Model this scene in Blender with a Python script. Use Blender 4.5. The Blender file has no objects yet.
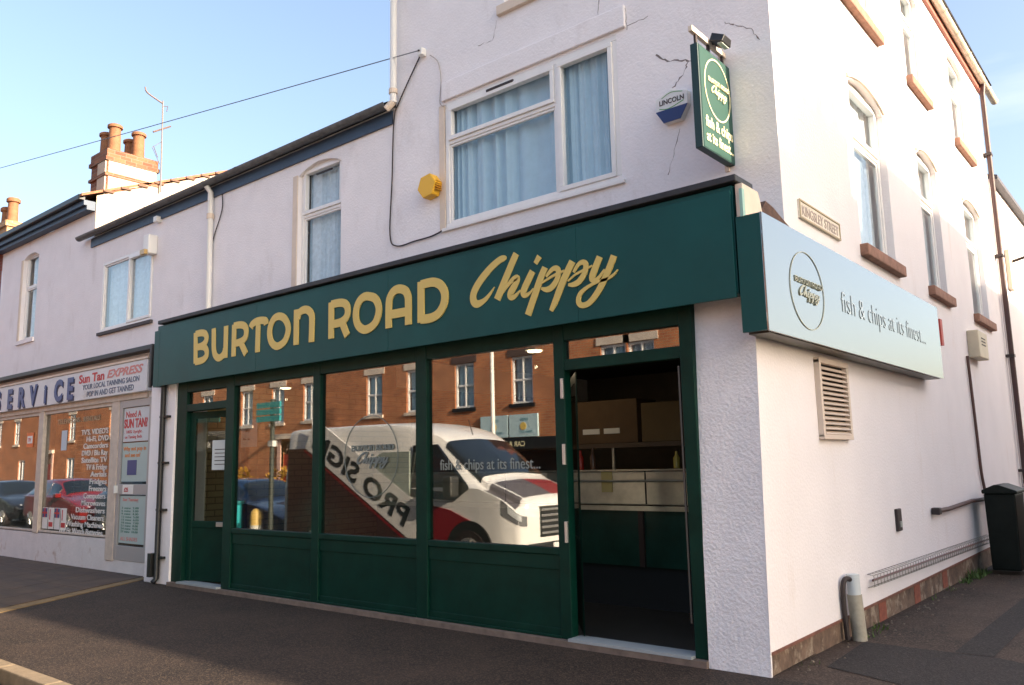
import bpy, bmesh, math, random
from mathutils import Vector, Matrix
random.seed(7)
SC = bpy.context.scene
COL = SC.collection
rad = math.radians

# ------------------------------------------------------------------ camera
FPX, YAW, PITCH, ROLL = 814.96, -0.688964, 0.14733, -0.0218224
CAM = Vector((2.48642, -5.84731, 1.55))
fw = Vector((math.sin(YAW)*math.cos(PITCH), math.cos(YAW)*math.cos(PITCH), math.sin(PITCH)))
rt = Vector((math.cos(YAW), -math.sin(YAW), 0)); up = rt.cross(fw)
rt, up = math.cos(ROLL)*rt+math.sin(ROLL)*up, -math.sin(ROLL)*rt+math.cos(ROLL)*up
cam = bpy.data.cameras.new('camera'); cam.sensor_width = 36; cam.lens = FPX/1024*36
cam.clip_end = 2000; cam.clip_start = 0.05
camo = bpy.data.objects.new('camera', cam); COL.objects.link(camo); SC.camera = camo
camo.matrix_world = Matrix(((rt.x, up.x, -fw.x, CAM.x), (rt.y, up.y, -fw.y, CAM.y), (rt.z, up.z, -fw.z, CAM.z), (0, 0, 0, 1)))
# ------------------------------------------------------------------ light
SX, SY, SZ = 2.6, 0.50, 1.0
EL = math.atan2(SZ, math.hypot(SX, SY)); AZ = math.atan2(SX, SY)
W = bpy.data.worlds.new('World'); SC.world = W; W.use_nodes = True
nt = W.node_tree; bg = nt.nodes['Background']
sky = nt.nodes.new('ShaderNodeTexSky'); sky.sky_type = 'NISHITA'; sky.sun_disc = False
sky.sun_elevation = EL; sky.sun_rotation = AZ; sky.air_density = 1.0; sky.dust_density = 4.0; sky.ozone_density = 1.0
tc = nt.nodes.new('ShaderNodeTexCoord'); mp = nt.nodes.new('ShaderNodeMapping'); mp.inputs['Scale'].default_value = (1.2, 1.2, 5)
nz = nt.nodes.new('ShaderNodeTexNoise'); nz.inputs['Scale'].default_value = 1.6; nz.inputs['Detail'].default_value = 7
cr = nt.nodes.new('ShaderNodeValToRGB'); cr.color_ramp.elements[0].position = 0.58; cr.color_ramp.elements[1].position = 0.78
cr.color_ramp.elements[0].color = (0.03, 0.03, 0.03, 1); cr.color_ramp.elements[1].color = (0.30, 0.30, 0.30, 1)
mx = nt.nodes.new('ShaderNodeMixRGB'); mx.inputs[2].default_value = (5.2, 4.9, 5.0, 1)
nt.links.new(tc.outputs['Generated'], mp.inputs[0]); nt.links.new(mp.outputs[0], nz.inputs[0])
nt.links.new(nz.outputs[0], cr.inputs[0]); nt.links.new(cr.outputs[0], mx.inputs[0]); nt.links.new(sky.outputs[0], mx.inputs[1])
nt.links.new(mx.outputs[0], bg.inputs[0]); bg.inputs[1].default_value = 0.13
sun = bpy.data.lights.new('sun', 'SUN'); sun.energy = 4.6; sun.angle = rad(0.6); sun.color = (1.0, 0.82, 0.62)
suno = bpy.data.objects.new('sun', sun); COL.objects.link(suno)
suno.rotation_euler = Vector((-SX, -SY, -SZ)).to_track_quat('-Z', 'Y').to_euler(); suno.location = (20, 0, 30)
SC.view_settings.view_transform = 'Standard'; SC.view_settings.look = 'None'
SC.view_settings.exposure = 1.65; SC.view_settings.gamma = 1.0; SC.view_settings.use_curve_mapping = False
SC.cycles.max_bounces = 8; SC.cycles.transparent_max_bounces = 12

# ------------------------------------------------------------------ photo helpers (a pixel of the photo met with a real plane)
def ray(px, py): return rt*((px-512)/FPX)+up*(-(py-342.5)/FPX)+fw
def P(px, py, ax, c):
    d = ray(px, py); i = 'xyz'.index(ax); return CAM+d*((c-CAM[i])/d[i])

# ------------------------------------------------------------------ materials
MC = {}
def lin(c): return tuple(((v/255)/12.92 if v/255 <= 0.04045 else ((v/255+0.055)/1.055)**2.4) for v in c)
def mat(name, col, rough=0.6, metal=0.0, var=0.0, vscale=3.0, bump=0.0, bscale=60.0, spec=0.5, coat=0.0, emit=0.0, stain=None, sscale=(1, 1, 1), srange=(0.5, 0.7), bdist=0.01):
    if name in MC: return MC[name]
    m = bpy.data.materials.new(name); m.use_nodes = True; n = m.node_tree; b = n.nodes['Principled BSDF']; L = n.links
    b.inputs['Base Color'].default_value = (*col, 1); b.inputs['Roughness'].default_value = rough; b.inputs['Metallic'].default_value = metal
    b.inputs['Specular IOR Level'].default_value = spec; b.inputs['Coat Weight'].default_value = coat
    if emit: b.inputs['Emission Color'].default_value = (*col, 1); b.inputs['Emission Strength'].default_value = emit
    t = n.nodes.new('ShaderNodeTexCoord')
    last = None
    if var:
        z = n.nodes.new('ShaderNodeTexNoise'); z.inputs['Scale'].default_value = vscale; z.inputs['Detail'].default_value = 8; z.inputs['Roughness'].default_value = 0.65
        L.new(t.outputs['Object'], z.inputs[0])
        r = n.nodes.new('ShaderNodeValToRGB'); r.color_ramp.elements[0].position = 0.3; r.color_ramp.elements[1].position = 0.7
        r.color_ramp.elements[0].color = (*[max(0, v*(1-var)) for v in col], 1); r.color_ramp.elements[1].color = (*[min(1, v*(1+var)) for v in col], 1)
        L.new(z.outputs[0], r.inputs[0]); last = r.outputs[0]
    if stain:
        mpn = n.nodes.new('ShaderNodeMapping'); mpn.inputs['Scale'].default_value = sscale; L.new(t.outputs['Object'], mpn.inputs[0])
        z = n.nodes.new('ShaderNodeTexNoise'); z.inputs['Scale'].default_value = 1.0; z.inputs['Detail'].default_value = 9; z.inputs['Roughness'].default_value = 0.7
        L.new(mpn.outputs[0], z.inputs[0])
        r = n.nodes.new('ShaderNodeValToRGB'); r.color_ramp.elements[0].position = srange[0]; r.color_ramp.elements[1].position = srange[1]
        L.new(z.outputs[0], r.inputs[0]); x = n.nodes.new('ShaderNodeMixRGB'); x.inputs[2].default_value = (*stain, 1)
        if last: L.new(last, x.inputs[1])
        else: x.inputs[1].default_value = (*col, 1)
        L.new(r.outputs[0], x.inputs[0]); last = x.outputs[0]
    if last: L.new(last, b.inputs['Base Color'])
    if bump:
        z = n.nodes.new('ShaderNodeTexNoise'); z.inputs['Scale'].default_value = bscale; z.inputs['Detail'].default_value = 5
        L.new(t.outputs['Object'], z.inputs[0]); bp = n.nodes.new('ShaderNodeBump'); bp.inputs['Strength'].default_value = bump; bp.inputs['Distance'].default_value = bdist
        L.new(z.outputs[0], bp.inputs['Height']); L.new(bp.outputs[0], b.inputs['Normal'])
    MC[name] = m; return m
def glass(name, ior=1.9, tint=(0.8, 0.85, 0.83)):
    if name in MC: return MC[name]
    m = bpy.data.materials.new(name); m.use_nodes = True; n = m.node_tree; n.nodes.remove(n.nodes['Principled BSDF'])
    tr = n.nodes.new('ShaderNodeBsdfTransparent'); tr.inputs[0].default_value = (*tint, 1)
    g = n.nodes.new('ShaderNodeBsdfGlossy'); g.inputs['Roughness'].default_value = 0.0
    F0 = ((ior-1)/(ior+1))**2*1.15; lw_ = n.nodes.new('ShaderNodeLayerWeight'); lw_.inputs[0].default_value = 0.5     # Schlick, the same from both sides of the pane
    pw = n.nodes.new('ShaderNodeMath'); pw.operation = 'POWER'; pw.inputs[1].default_value = 5; n.links.new(lw_.outputs['Facing'], pw.inputs[0])
    f = n.nodes.new('ShaderNodeMath'); f.operation = 'MULTIPLY_ADD'; f.inputs[1].default_value = 1-F0; f.inputs[2].default_value = F0; n.links.new(pw.outputs[0], f.inputs[0])
    x = n.nodes.new('ShaderNodeMixShader'); n.links.new(f.outputs[0], x.inputs[0]); n.links.new(tr.outputs[0], x.inputs[1]); n.links.new(g.outputs[0], x.inputs[2])
    n.links.new(x.outputs[0], n.nodes['Material Output'].inputs[0]); MC[name] = m; return m
def brick(name, c1, c2, mortar, scale=1.0, dirt=0.3):
    if name in MC: return MC[name]
    m = bpy.data.materials.new(name); m.use_nodes = True; n = m.node_tree; b = n.nodes['Principled BSDF']; L = n.links
    b.inputs['Roughness'].default_value = 0.85
    t = n.nodes.new('ShaderNodeTexCoord'); s = n.nodes.new('ShaderNodeSeparateXYZ'); L.new(t.outputs['Object'], s.inputs[0])
    a = n.nodes.new('ShaderNodeMath'); L.new(s.outputs[0], a.inputs[0]); L.new(s.outputs[1], a.inputs[1])
    c = n.nodes.new('ShaderNodeCombineXYZ'); L.new(a.outputs[0], c.inputs[0]); L.new(s.outputs[2], c.inputs[1])
    k = n.nodes.new('ShaderNodeTexBrick'); L.new(c.outputs[0], k.inputs[0])
    k.inputs['Color1'].default_value = (*c1, 1); k.inputs['Color2'].default_value = (*c2, 1); k.inputs['Mortar'].default_value = (*mortar, 1)
    k.inputs['Scale'].default_value = scale; k.inputs['Brick Width'].default_value = 0.225; k.inputs['Row Height'].default_value = 0.075
    k.inputs['Mortar Size'].default_value = 0.007; k.inputs['Bias'].default_value = 0.0
    z = n.nodes.new('ShaderNodeTexNoise'); z.inputs['Scale'].default_value = 1.3; z.inputs['Detail'].default_value = 8; L.new(t.outputs['Object'], z.inputs[0])
    r = n.nodes.new('ShaderNodeValToRGB'); r.color_ramp.elements[0].position = 0.3; r.color_ramp.elements[1].position = 0.7
    r.color_ramp.elements[0].color = (1-dirt, 1-dirt, 1-dirt, 1); r.color_ramp.elements[1].color = (1.1, 1.1, 1.1, 1)
    L.new(z.outputs[0], r.inputs[0]); x = n.nodes.new('ShaderNodeMixRGB'); x.blend_type = 'MULTIPLY'; x.inputs[0].default_value = 1
    L.new(k.outputs['Color'], x.inputs[1]); L.new(r.outputs[0], x.inputs[2]); L.new(x.outputs[0], b.inputs['Base Color'])
    bp = n.nodes.new('ShaderNodeBump'); bp.inputs['Strength'].default_value = 0.6; bp.inputs['Distance'].default_value = 0.01; bp.invert = True
    L.new(k.outputs['Fac'], bp.inputs['Height']); L.new(bp.outputs[0], b.inputs['Normal'])
    MC[name] = m; return m
def asphalt(name, col, spk, wear):
    if name in MC: return MC[name]
    m = bpy.data.materials.new(name); m.use_nodes = True; n = m.node_tree; b = n.nodes['Principled BSDF']; L = n.links
    b.inputs['Roughness'].default_value = 0.8; b.inputs['Specular IOR Level'].default_value = 0.35
    t = n.nodes.new('ShaderNodeTexCoord')
    z = n.nodes.new('ShaderNodeTexNoise'); z.inputs['Scale'].default_value = 1.1; z.inputs['Detail'].default_value = 9; z.inputs['Roughness'].default_value = 0.7; L.new(t.outputs['Object'], z.inputs[0])
    r = n.nodes.new('ShaderNodeValToRGB'); r.color_ramp.elements[0].position = 0.35; r.color_ramp.elements[1].position = 0.68
    r.color_ramp.elements[0].color = (*[v*0.6 for v in col], 1); r.color_ramp.elements[1].color = (*wear, 1); L.new(z.outputs[0], r.inputs[0])
    v = n.nodes.new('ShaderNodeTexVoronoi'); v.inputs['Scale'].default_value = 95; L.new(t.outputs['Object'], v.inputs[0])
    s = n.nodes.new('ShaderNodeSeparateColor'); L.new(v.outputs['Color'], s.inputs[0])
    r2 = n.nodes.new('ShaderNodeValToRGB'); r2.color_ramp.elements[0].position = 0.55; r2.color_ramp.elements[1].position = 0.98; L.new(s.outputs[0], r2.inputs[0])
    x = n.nodes.new('ShaderNodeMixRGB'); x.inputs[2].default_value = (*spk, 1); L.new(r2.outputs[0], x.inputs[0]); L.new(r.outputs[0], x.inputs[1])
    L.new(x.outputs[0], b.inputs['Base Color'])
    bp = n.nodes.new('ShaderNodeBump'); bp.inputs['Strength'].default_value = 0.5; bp.inputs['Distance'].default_value = 0.008
    L.new(v.outputs['Distance'], bp.inputs['Height']); L.new(bp.outputs[0], b.inputs['Normal'])
    MC[name] = m; return m

RENDER = mat('white_render', (0.84, 0.805, 0.815), 0.9, var=0.04, vscale=2.2, bump=0.6, bscale=38, stain=(0.56, 0.50, 0.48), sscale=(2.0, 2.0, 0.8), srange=(0.56, 0.98))
SIDER = mat('cream_white_render', (0.785, 0.745, 0.752), 0.9, var=0.04, vscale=1.0, bump=0.4, bscale=40, stain=(0.60, 0.48, 0.40), sscale=(2.5, 2.5, 0.45), srange=(0.6, 1.0))
ROUGH = mat('roughcast', (0.76, 0.73, 0.74), 0.95, var=0.07, vscale=6, bump=0.55, bscale=42, bdist=0.022, stain=(0.5, 0.45, 0.42), sscale=(3, 3, 2), srange=(0.6, 0.9))
CRACK = mat('crack', (0.20, 0.165, 0.16), 1)
TEAL = mat('teal_paint', (0.005, 0.066, 0.064), 0.38, var=0.14, vscale=1.5, bump=0.03, bscale=8, spec=0.22)
TEALGL = mat('teal_sign_face', (0.062, 0.088, 0.086), 0.12, var=0.06, vscale=2, spec=0.9, coat=1.0); TEALGL.node_tree.nodes['Principled BSDF'].inputs['Coat IOR'].default_value = 2.6
GREEN = mat('dark_green_paint', (0.0018, 0.027, 0.018), 0.45, var=0.25, vscale=4, spec=0.16)
BLADE = mat('blade_green', (0.009, 0.056, 0.044), 0.5, var=0.05, vscale=5)
GOLD = mat('gold_lettering', (0.64, 0.47, 0.13), 0.5)
PALEGOLD = mat('pale_gold', (0.75, 0.68, 0.42), 0.35)
BLACK = mat('black_paint', (0.008, 0.009, 0.010), 0.45, var=0.3, vscale=6)
LEAD = mat('lead_cap', (0.020, 0.020, 0.022), 0.55, var=0.4, vscale=8)
NAVY = mat('navy_fascia_board', (0.028, 0.055, 0.10), 0.5, var=0.15, vscale=5)
GUTG = mat('grey_gutter', (0.10, 0.105, 0.11), 0.5, var=0.4, vscale=9)
UPVC = mat('white_upvc', (0.80, 0.78, 0.76), 0.35, var=0.04, vscale=6)
CREAM = mat('cream_paint', (0.70, 0.58, 0.47), 0.6, var=0.08, vscale=6)
CURT = mat('blue_white_curtain', (0.46, 0.60, 0.68), 0.9, var=0.06, vscale=7)
NET = mat('net_curtain', (0.60, 0.66, 0.70), 0.9, var=0.15, vscale=14)
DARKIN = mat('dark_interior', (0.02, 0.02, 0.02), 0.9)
GLS = glass('shop_glass', 2.75, (0.72, 0.76, 0.74))
GLW = glass('window_glass', 1.6, (0.93, 0.97, 0.99))
STONE = mat('sandstone_sill', (0.42, 0.25, 0.16), 0.8, var=0.25, vscale=9, bump=0.3)
SILLR = mat('red_brown_sill', (0.27, 0.14, 0.095), 0.8, var=0.3, vscale=8, bump=0.3)
BRK = brick('orange_brick', (0.60, 0.215, 0.08), (0.44, 0.135, 0.052), (0.44, 0.31, 0.20))
BRKY = brick('buff_brick', (0.55, 0.34, 0.16), (0.45, 0.24, 0.10), (0.42, 0.36, 0.28))
BRKR = brick('red_brick', (0.30, 0.06, 0.035), (0.22, 0.045, 0.03), (0.2, 0.15, 0.12))
SLATE = mat('slate', (0.07, 0.07, 0.085), 0.6, var=0.3, vscale=12, bump=0.4, bscale=12)
TILE = mat('clay_tile', (0.30, 0.12, 0.06), 0.8, var=0.35, vscale=10, bump=0.5, bscale=14)
POT = mat('terracotta', (0.24, 0.105, 0.048), 0.8, var=0.25, vscale=9)
STEEL = mat('brushed_steel', (0.60, 0.57, 0.50), 0.28, 0.8, var=0.2, vscale=4)
ALU = mat('aluminium', (0.55, 0.54, 0.52), 0.4, 0.8)
CARD = mat('cardboard', (0.11, 0.066, 0.034), 0.85, var=0.15, vscale=6)
YELLOW = mat('yellow_plastic', (0.80, 0.44, 0.02), 0.45)
REDP = mat('red_paint', (0.45, 0.045, 0.03), 0.5)
CONC = mat('concrete', (0.28, 0.22, 0.16), 0.9, var=0.3, vscale=7, bump=0.4, bscale=50)
WHITEP = mat('white_plastic', (0.78, 0.77, 0.74), 0.4)
CABLE = mat('dark_cable', (0.03, 0.02, 0.02), 0.6)

# ------------------------------------------------------------------ mesh builder
WO = {}
def worg(o): return WO.get(o, Vector((0, 0, 0)))
class MB:
    def __init__(s): s.v = []; s.f = []; s.m = []; s.mi = 0
    def face(s, pts):
        i = len(s.v); s.v += [Vector(p) for p in pts]; s.f.append(list(range(i, i+len(pts)))); s.m.append(s.mi); return s
    def hexa(s, c):   # 8 corners, bottom ring then top ring
        i = len(s.v); s.v += [Vector(p) for p in c]
        for q in ((0, 3, 2, 1), (4, 5, 6, 7), (0, 1, 5, 4), (1, 2, 6, 5), (2, 3, 7, 6), (3, 0, 4, 7)):
            s.f.append([i+k for k in q]); s.m.append(s.mi)
        return s
    def box(s, x0, x1, y0, y1, z0, z1):
        return s.hexa([(x0, y0, z0), (x1, y0, z0), (x1, y1, z0), (x0, y1, z0), (x0, y0, z1), (x1, y0, z1), (x1, y1, z1), (x0, y1, z1)])
    def tb(s, T, u0, u1, d0, d1, z0, z1):
        return s.hexa([T(u0, d0, z0), T(u1, d0, z0), T(u1, d1, z0), T(u0, d1, z0), T(u0, d0, z1), T(u1, d0, z1), T(u1, d1, z1), T(u0, d1, z1)])
    def prism(s, T, pts, d0, d1):      # pts (u,z)
        n = len(pts); i = len(s.v); s.v += [Vector(T(u, d0, z)) for u, z in pts]+[Vector(T(u, d1, z)) for u, z in pts]
        s.f.append([i+k for k in range(n)]); s.f.append([i+n+k for k in reversed(range(n))]); s.m += [s.mi]*2
        for k in range(n):
            j = (k+1) % n; s.f.append([i+k, i+n+k, i+n+j, i+j]); s.m.append(s.mi)
        return s
    def tube(s, pts, r, seg=8, r2=None, caps=True):
        pts = [Vector(p) for p in pts]; n = len(pts); base = len(s.v); rs = [r+(r2-r)*k/(n-1) if r2 is not None else r for k in range(n)]
        ref = None
        for k, p in enumerate(pts):
            t = (pts[min(k+1, n-1)]-pts[max(k-1, 0)]).normalized()
            if ref is None: ref = Vector((0, 0, 1)) if abs(t.z) < 0.9 else Vector((1, 0, 0))
            a = t.cross(ref).normalized(); b = a.cross(t).normalized(); ref = b
            for j in range(seg):
                g = 2*math.pi*j/seg; s.v.append(p+a*math.cos(g)*rs[k]+b*math.sin(g)*rs[k])
        for k in range(n-1):
            for j in range(seg):
                j2 = (j+1) % seg; s.f.append([base+k*seg+j, base+k*seg+j2, base+(k+1)*seg+j2, base+(k+1)*seg+j]); s.m.append(s.mi)
        if caps:
            s.f.append([base+j for j in reversed(range(seg))]); s.f.append([base+(n-1)*seg+j for j in range(seg)]); s.m += [s.mi]*2
        return s
    def lathe(s, c, prof, seg=16, axis='z'):   # prof list of (r, h)
        c = Vector(c); base = len(s.v); n = len(prof)
        for r, h in prof:
            for j in range(seg):
                g = 2*math.pi*j/seg; a, b = r*math.cos(g), r*math.sin(g)
                s.v.append(c+(Vector((a, b, h)) if axis == 'z' else Vector((a, h, b)) if axis == 'y' else Vector((h, a, b))))
        for k in range(n-1):
            for j in range(seg):
                j2 = (j+1) % seg; s.f.append([base+k*seg+j, base+k*seg+j2, base+(k+1)*seg+j2, base+(k+1)*seg+j]); s.m.append(s.mi)
        s.f.append([base+j for j in reversed(range(seg))]); s.f.append([base+(n-1)*seg+j for j in range(seg)]); s.m += [s.mi]*2
        return s
    def ribbon(s, T, pts, ws, d=0.0, th=0.006, closed=False):   # flat brush stroke (u,z) with widths, raised th above plane
        P2 = [Vector((p[0], p[1])) for p in pts]; n = len(P2); L = []; R = []
        for k in range(n):
            if closed: t = P2[(k+1) % n]-P2[k-1]
            else: t = P2[min(k+1, n-1)]-P2[max(k-1, 0)]
            t.normalize(); nn = Vector((-t.y, t.x)); w = ws[k] if isinstance(ws, (list, tuple)) else ws
            L.append(P2[k]+nn*w/2); R.append(P2[k]-nn*w/2)
        i = len(s.v)
        for k in range(n):
            s.v += [Vector(T(L[k].x, -d-th, L[k].y)), Vector(T(R[k].x, -d-th, R[k].y)), Vector(T(L[k].x, -d, L[k].y)), Vector(T(R[k].x, -d, R[k].y))]
        for k in range(n if closed else n-1):
            a = i+4*k; b = i+4*((k+1) % n)
            for q in ((a, a+1, b+1, b), (a, b, b+2, a+2), (a+1, a+3, b+3, b+1)): s.f.append(list(q)); s.m.append(s.mi)
        if not closed:
            for a in (i, i+4*(n-1)): s.f.append([a, a+1, a+3, a+2]); s.m.append(s.mi)
        return s
    def add_mesh(s, me, fn):
        i = len(s.v); s.v += [Vector(fn(v.co)) for v in me.vertices]
        for p in me.polygons: s.f.append([i+k for k in p.vertices]); s.m.append(s.mi)
    def build(s, name, mats, parent=None, smooth=False, bevel=0, local=False, weld=True, loc=None, recalc=True):
        me = bpy.data.meshes.new(name)
        if parent is None or not local:
            xs = [v.x for v in s.v]; ys = [v.y for v in s.v]; zs = [v.z for v in s.v]
            c = Vector(((min(xs)+max(xs))/2, (min(ys)+max(ys))/2, min(zs))) if loc is None else Vector(loc)
        else: c = Vector((0, 0, 0))
        me.from_pydata([v-c for v in s.v], [], s.f)
        if not isinstance(mats, (list, tuple)): mats = [mats]
        for m in mats: me.materials.append(m)
        for p, k in zip(me.polygons, s.m): p.material_index = k
        bm = bmesh.new(); bm.from_mesh(me)
        if weld and not bevel: bmesh.ops.remove_doubles(bm, verts=bm.verts, dist=0.0002)
        if recalc: bmesh.ops.recalc_face_normals(bm, faces=bm.faces)
        bm.to_mesh(me); bm.free()
        if smooth:
            for p in me.polygons: p.use_smooth = True
            try: me.set_sharp_from_angle(angle=rad(40))
            except Exception: pass
        o = bpy.data.objects.new(name, me); COL.objects.link(o)
        o.location = c-worg(parent) if (parent is None or not local) else (0, 0, 0)
        WO[o] = c if (parent is None or not local) else worg(parent)
        if parent: o.parent = parent
        if bevel:
            bv = o.modifiers.new('bevel', 'BEVEL'); bv.width = bevel; bv.segments = 2; bv.limit_method = 'ANGLE'; bv.angle_limit = rad(50)
        return o
def tag(o, label, cat, group=None):
    o['label'] = label; o['category'] = cat
    if group: o['group'] = group
    return o
def thing(name, label, cat, loc=(0, 0, 0), group=None):
    o = bpy.data.objects.new(name, None); COL.objects.link(o); o.location = loc; WO[o] = Vector(loc); o.empty_display_size = 0.3
    return tag(o, label, cat, group)
def struct(o): o['kind'] = 'structure'; return o
def copytree(o, parent=None):
    c = o.copy(); COL.objects.link(c)
    if parent: c.parent = parent
    for ch in list(o.children): copytree(ch, c)
    return c
def text(s, T, u, z, size, d=0.002, th=0.003, align='LEFT', sx=1.0, shear=0.0, bold=0.0, mb=None, fit=None):
    cu = bpy.data.curves.new('t', 'FONT'); cu.body = s; cu.size = size; cu.align_x = align; cu.shear = shear; cu.offset = bold*size
    cu.resolution_u = 3; cu.extrude = th/2
    ob = bpy.data.objects.new('t', cu); COL.objects.link(ob)
    dg = bpy.context.evaluated_depsgraph_get(); me = bpy.data.meshes.new_from_object(ob.evaluated_get(dg))
    if fit:
        xs = [v.co.x for v in me.vertices]; w = max(xs)-min(xs); sx = fit/w
    mb = mb or MB()
    mb.add_mesh(me, lambda c: T(u+c.x*sx, -d-th/2-c.z, z+c.y))
    bpy.data.objects.remove(ob); bpy.data.curves.remove(cu); bpy.data.meshes.remove(me); return mb

def TF(y0): return lambda u, d, z: (u, y0+d, z)            # wall facing -y
def TS(x0): return lambda u, d, z: (x0-d, u, z)            # wall facing +x
def TN(y0): return lambda u, d, z: (u, y0-d, z)            # wall facing +y (over the road)
def TW(x0): return lambda u, d, z: (x0+d, u, z)            # wall facing -x

def wall(mb, T, u0, u1, z0, z1, ops, rev=0.12):
    us = sorted({u0, u1, *[o[0] for o in ops], *[o[1] for o in ops]}); zs = sorted({z0, z1, *[o[2] for o in ops], *[o[3] for o in ops]})
    us = [u for u in us if u0 <= u <= u1]; zs = [z for z in zs if z0 <= z <= z1]
    for a, b in zip(us, us[1:]):
        for c, e in zip(zs, zs[1:]):
            mu, mz = (a+b)/2, (c+e)/2
            if any(o[0] < mu < o[1] and o[2] < mz < o[3] for o in ops): continue
            mb.face([T(a, 0, c), T(b, 0, c), T(b, 0, e), T(a, 0, e)])
    for o in ops:
        a, b, c, e = o[:4]; r = o[4] if len(o) > 4 else rev
        mb.face([T(a, 0, c), T(a, r, c), T(a, r, e), T(a, 0, e)]); mb.face([T(b, 0, c), T(b, r, c), T(b, r, e), T(b, 0, e)])
        mb.face([T(a, 0, c), T(b, 0, c), T(b, r, c), T(a, r, c)]); mb.face([T(a, 0, e), T(b, 0, e), T(b, r, e), T(a, r, e)])
    return mb
def archfill(mb, T, a, b, top, rise, rev):
    n = 10; pts = [(a+(b-a)*k/n, top-rise+rise*math.sin(math.pi*k/n)**0.8 if 0 < k < n else top-rise) for k in range(n+1)]
    mb.prism(T, pts+[(b, top), (a, top)], 0.0, rev)
def window(par, T, a, b, c, e, d=0.1, panes=None, mats=None, curtain=NET, fr=0.055, sash=0.03, gl=GLW, folds=9, vent=None, name='window'):
    # frame (the window part) > sash bars are in it; pane and curtain are its sub-parts
    fm = mats or UPVC; mb = MB()
    mb.tb(T, a, b, d-0.03, d+0.04, c, c+fr); mb.tb(T, a, b, d-0.03, d+0.04, e-fr, e); mb.tb(T, a, a+fr, d-0.028, d+0.038, c+fr, e-fr); mb.tb(T, b-fr, b, d-0.028, d+0.038, c+fr, e-fr)
    panes = panes or [(0, 1, 0, 1)]
    W_, H_ = b-a-2*fr, e-c-2*fr; g = MB()
    for p in panes:
        pa, pb, pc, pe = a+fr+W_*p[0], a+fr+W_*p[1], c+fr+H_*p[2], c+fr+H_*p[3]
        q = 0.022; dd = -0.045 if (len(p) > 4 and p[4]) else -0.012; s_ = sash+(0.022 if (len(p) > 4 and p[4]) else 0)
        pa += q if p[0] > 0 else 0; pb -= q if p[1] < 1 else 0; pc += q if p[2] > 0 else 0; pe -= q if p[3] < 1 else 0
        mb.tb(T, pa, pb, d+dd, d+0.03, pc, pc+s_); mb.tb(T, pa, pb, d+dd, d+0.03, pe-s_, pe)
        mb.tb(T, pa, pa+s_, d+dd+0.002, d+0.028, pc+s_, pe-s_); mb.tb(T, pb-s_, pb, d+dd+0.002, d+0.028, pc+s_, pe-s_)
        g.face([T(pa+s_, d+0.01, pc+s_), T(pb-s_, d+0.01, pc+s_), T(pb-s_, d+0.01, pe-s_), T(pa+s_, d+0.01, pe-s_)])
    for p in panes:      # mullions / transoms in the gaps
        if p[1] < 1: x = a+fr+W_*p[1]; mb.tb(T, x-0.022, x+0.022, d-0.026, d+0.035, c+fr+H_*p[2], c+fr+H_*p[3])
        if p[3] < 1: z = c+fr+H_*p[3]; mb.tb(T, a+fr+W_*p[0], a+fr+W_*p[1], d-0.024, d+0.033, z-0.022, z+0.022)
    o = mb.build(name, fm, par, bevel=0.006)
    g.build('pane', gl, o, weld=False)
    if vent:
        MB().tb(T, *vent[:2], d-0.05, d-0.03, *vent[2:]).build('trickle_vent', CABLE, o)
    cu = MB(); n = 26*folds; i0 = 0
    ph = random.random()*9
    def fold(t): q = folds*3.14*(t+.10*math.sin(7.1*t+ph)+.035*math.sin(19*t+ph*2))+ph; return .045+.040*(.65+.35*math.sin(5*t+ph))*math.sin(q*2.3)+.012*math.sin(q*5.3+1)
    rows = [(T(a+fr*0.6+(W_+fr*0.8)*k/n, d+0.055+fold(k/n), 0)) for k in range(n+1)]
    for k in range(n):
        p, q = rows[k], rows[k+1]
        cu.face([(p[0], p[1], c+0.03), (q[0], q[1], c+0.03), (q[0], q[1], e-0.03), (p[0], p[1], e-0.03)])
    cu.build('curtain', curtain, o, smooth=True)
    return o
def gable_room(mb, T, a, b, c, e, d):   # dark box behind an opening
    mb.face([T(a, d, c), T(b, d, c), T(b, d, e), T(a, d, e)])

# ================================================================== SETTING
UY = 0.885
asp = asphalt('pavement_asphalt', (0.018, 0.0115, 0.0095), (0.080, 0.055, 0.037), (0.038, 0.024, 0.018))
asp2 = asphalt('patch_asphalt', (0.018, 0.0135, 0.012), (0.05, 0.042, 0.038), (0.026, 0.020, 0.018))
asp3 = asphalt('alley_asphalt', (0.023, 0.014, 0.011), (0.11, 0.08, 0.055), (0.075, 0.046, 0.032))
def sheet(name, pts, m, nx=1):
    return struct(MB().face(pts).build(name, m, recalc=False))
sheet('ground', [(-300, -300, -0.16), (300, -300, -0.16), (300, 300, -0.16), (-300, 300, -0.16)], mat('far_ground', (0.06, 0.055, 0.05), 0.9, var=0.3, vscale=0.3))
sheet('main_road', [(-90, -10.6, -0.12), (60, -10.6, -0.12), (60, -3.2, -0.12), (-90, -3.2, -0.12)], asphalt('road_asphalt', (0.05, 0.045, 0.042), (0.16, 0.14, 0.12), (0.075, 0.068, 0.06)))
sheet('side_road', [(2.75, -3.18, -0.116), (8.0, -3.18, -0.116), (8.0, 60, -0.116), (2.75, 60, -0.116)], MC['road_asphalt'])
def line(name, x0, x1, y0, y1, z):
    return MB().box(x0, x1, y0, y1, z-0.01, z)
ml = MB()
for k in range(20): ml.box(-80+k*6, -77+k*6, -6.95, -6.85, -0.13, -0.116)
struct(ml.build('road_marking', mat('road_paint', (0.7, 0.68, 0.62), 0.7, var=0.2, vscale=20)))
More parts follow.
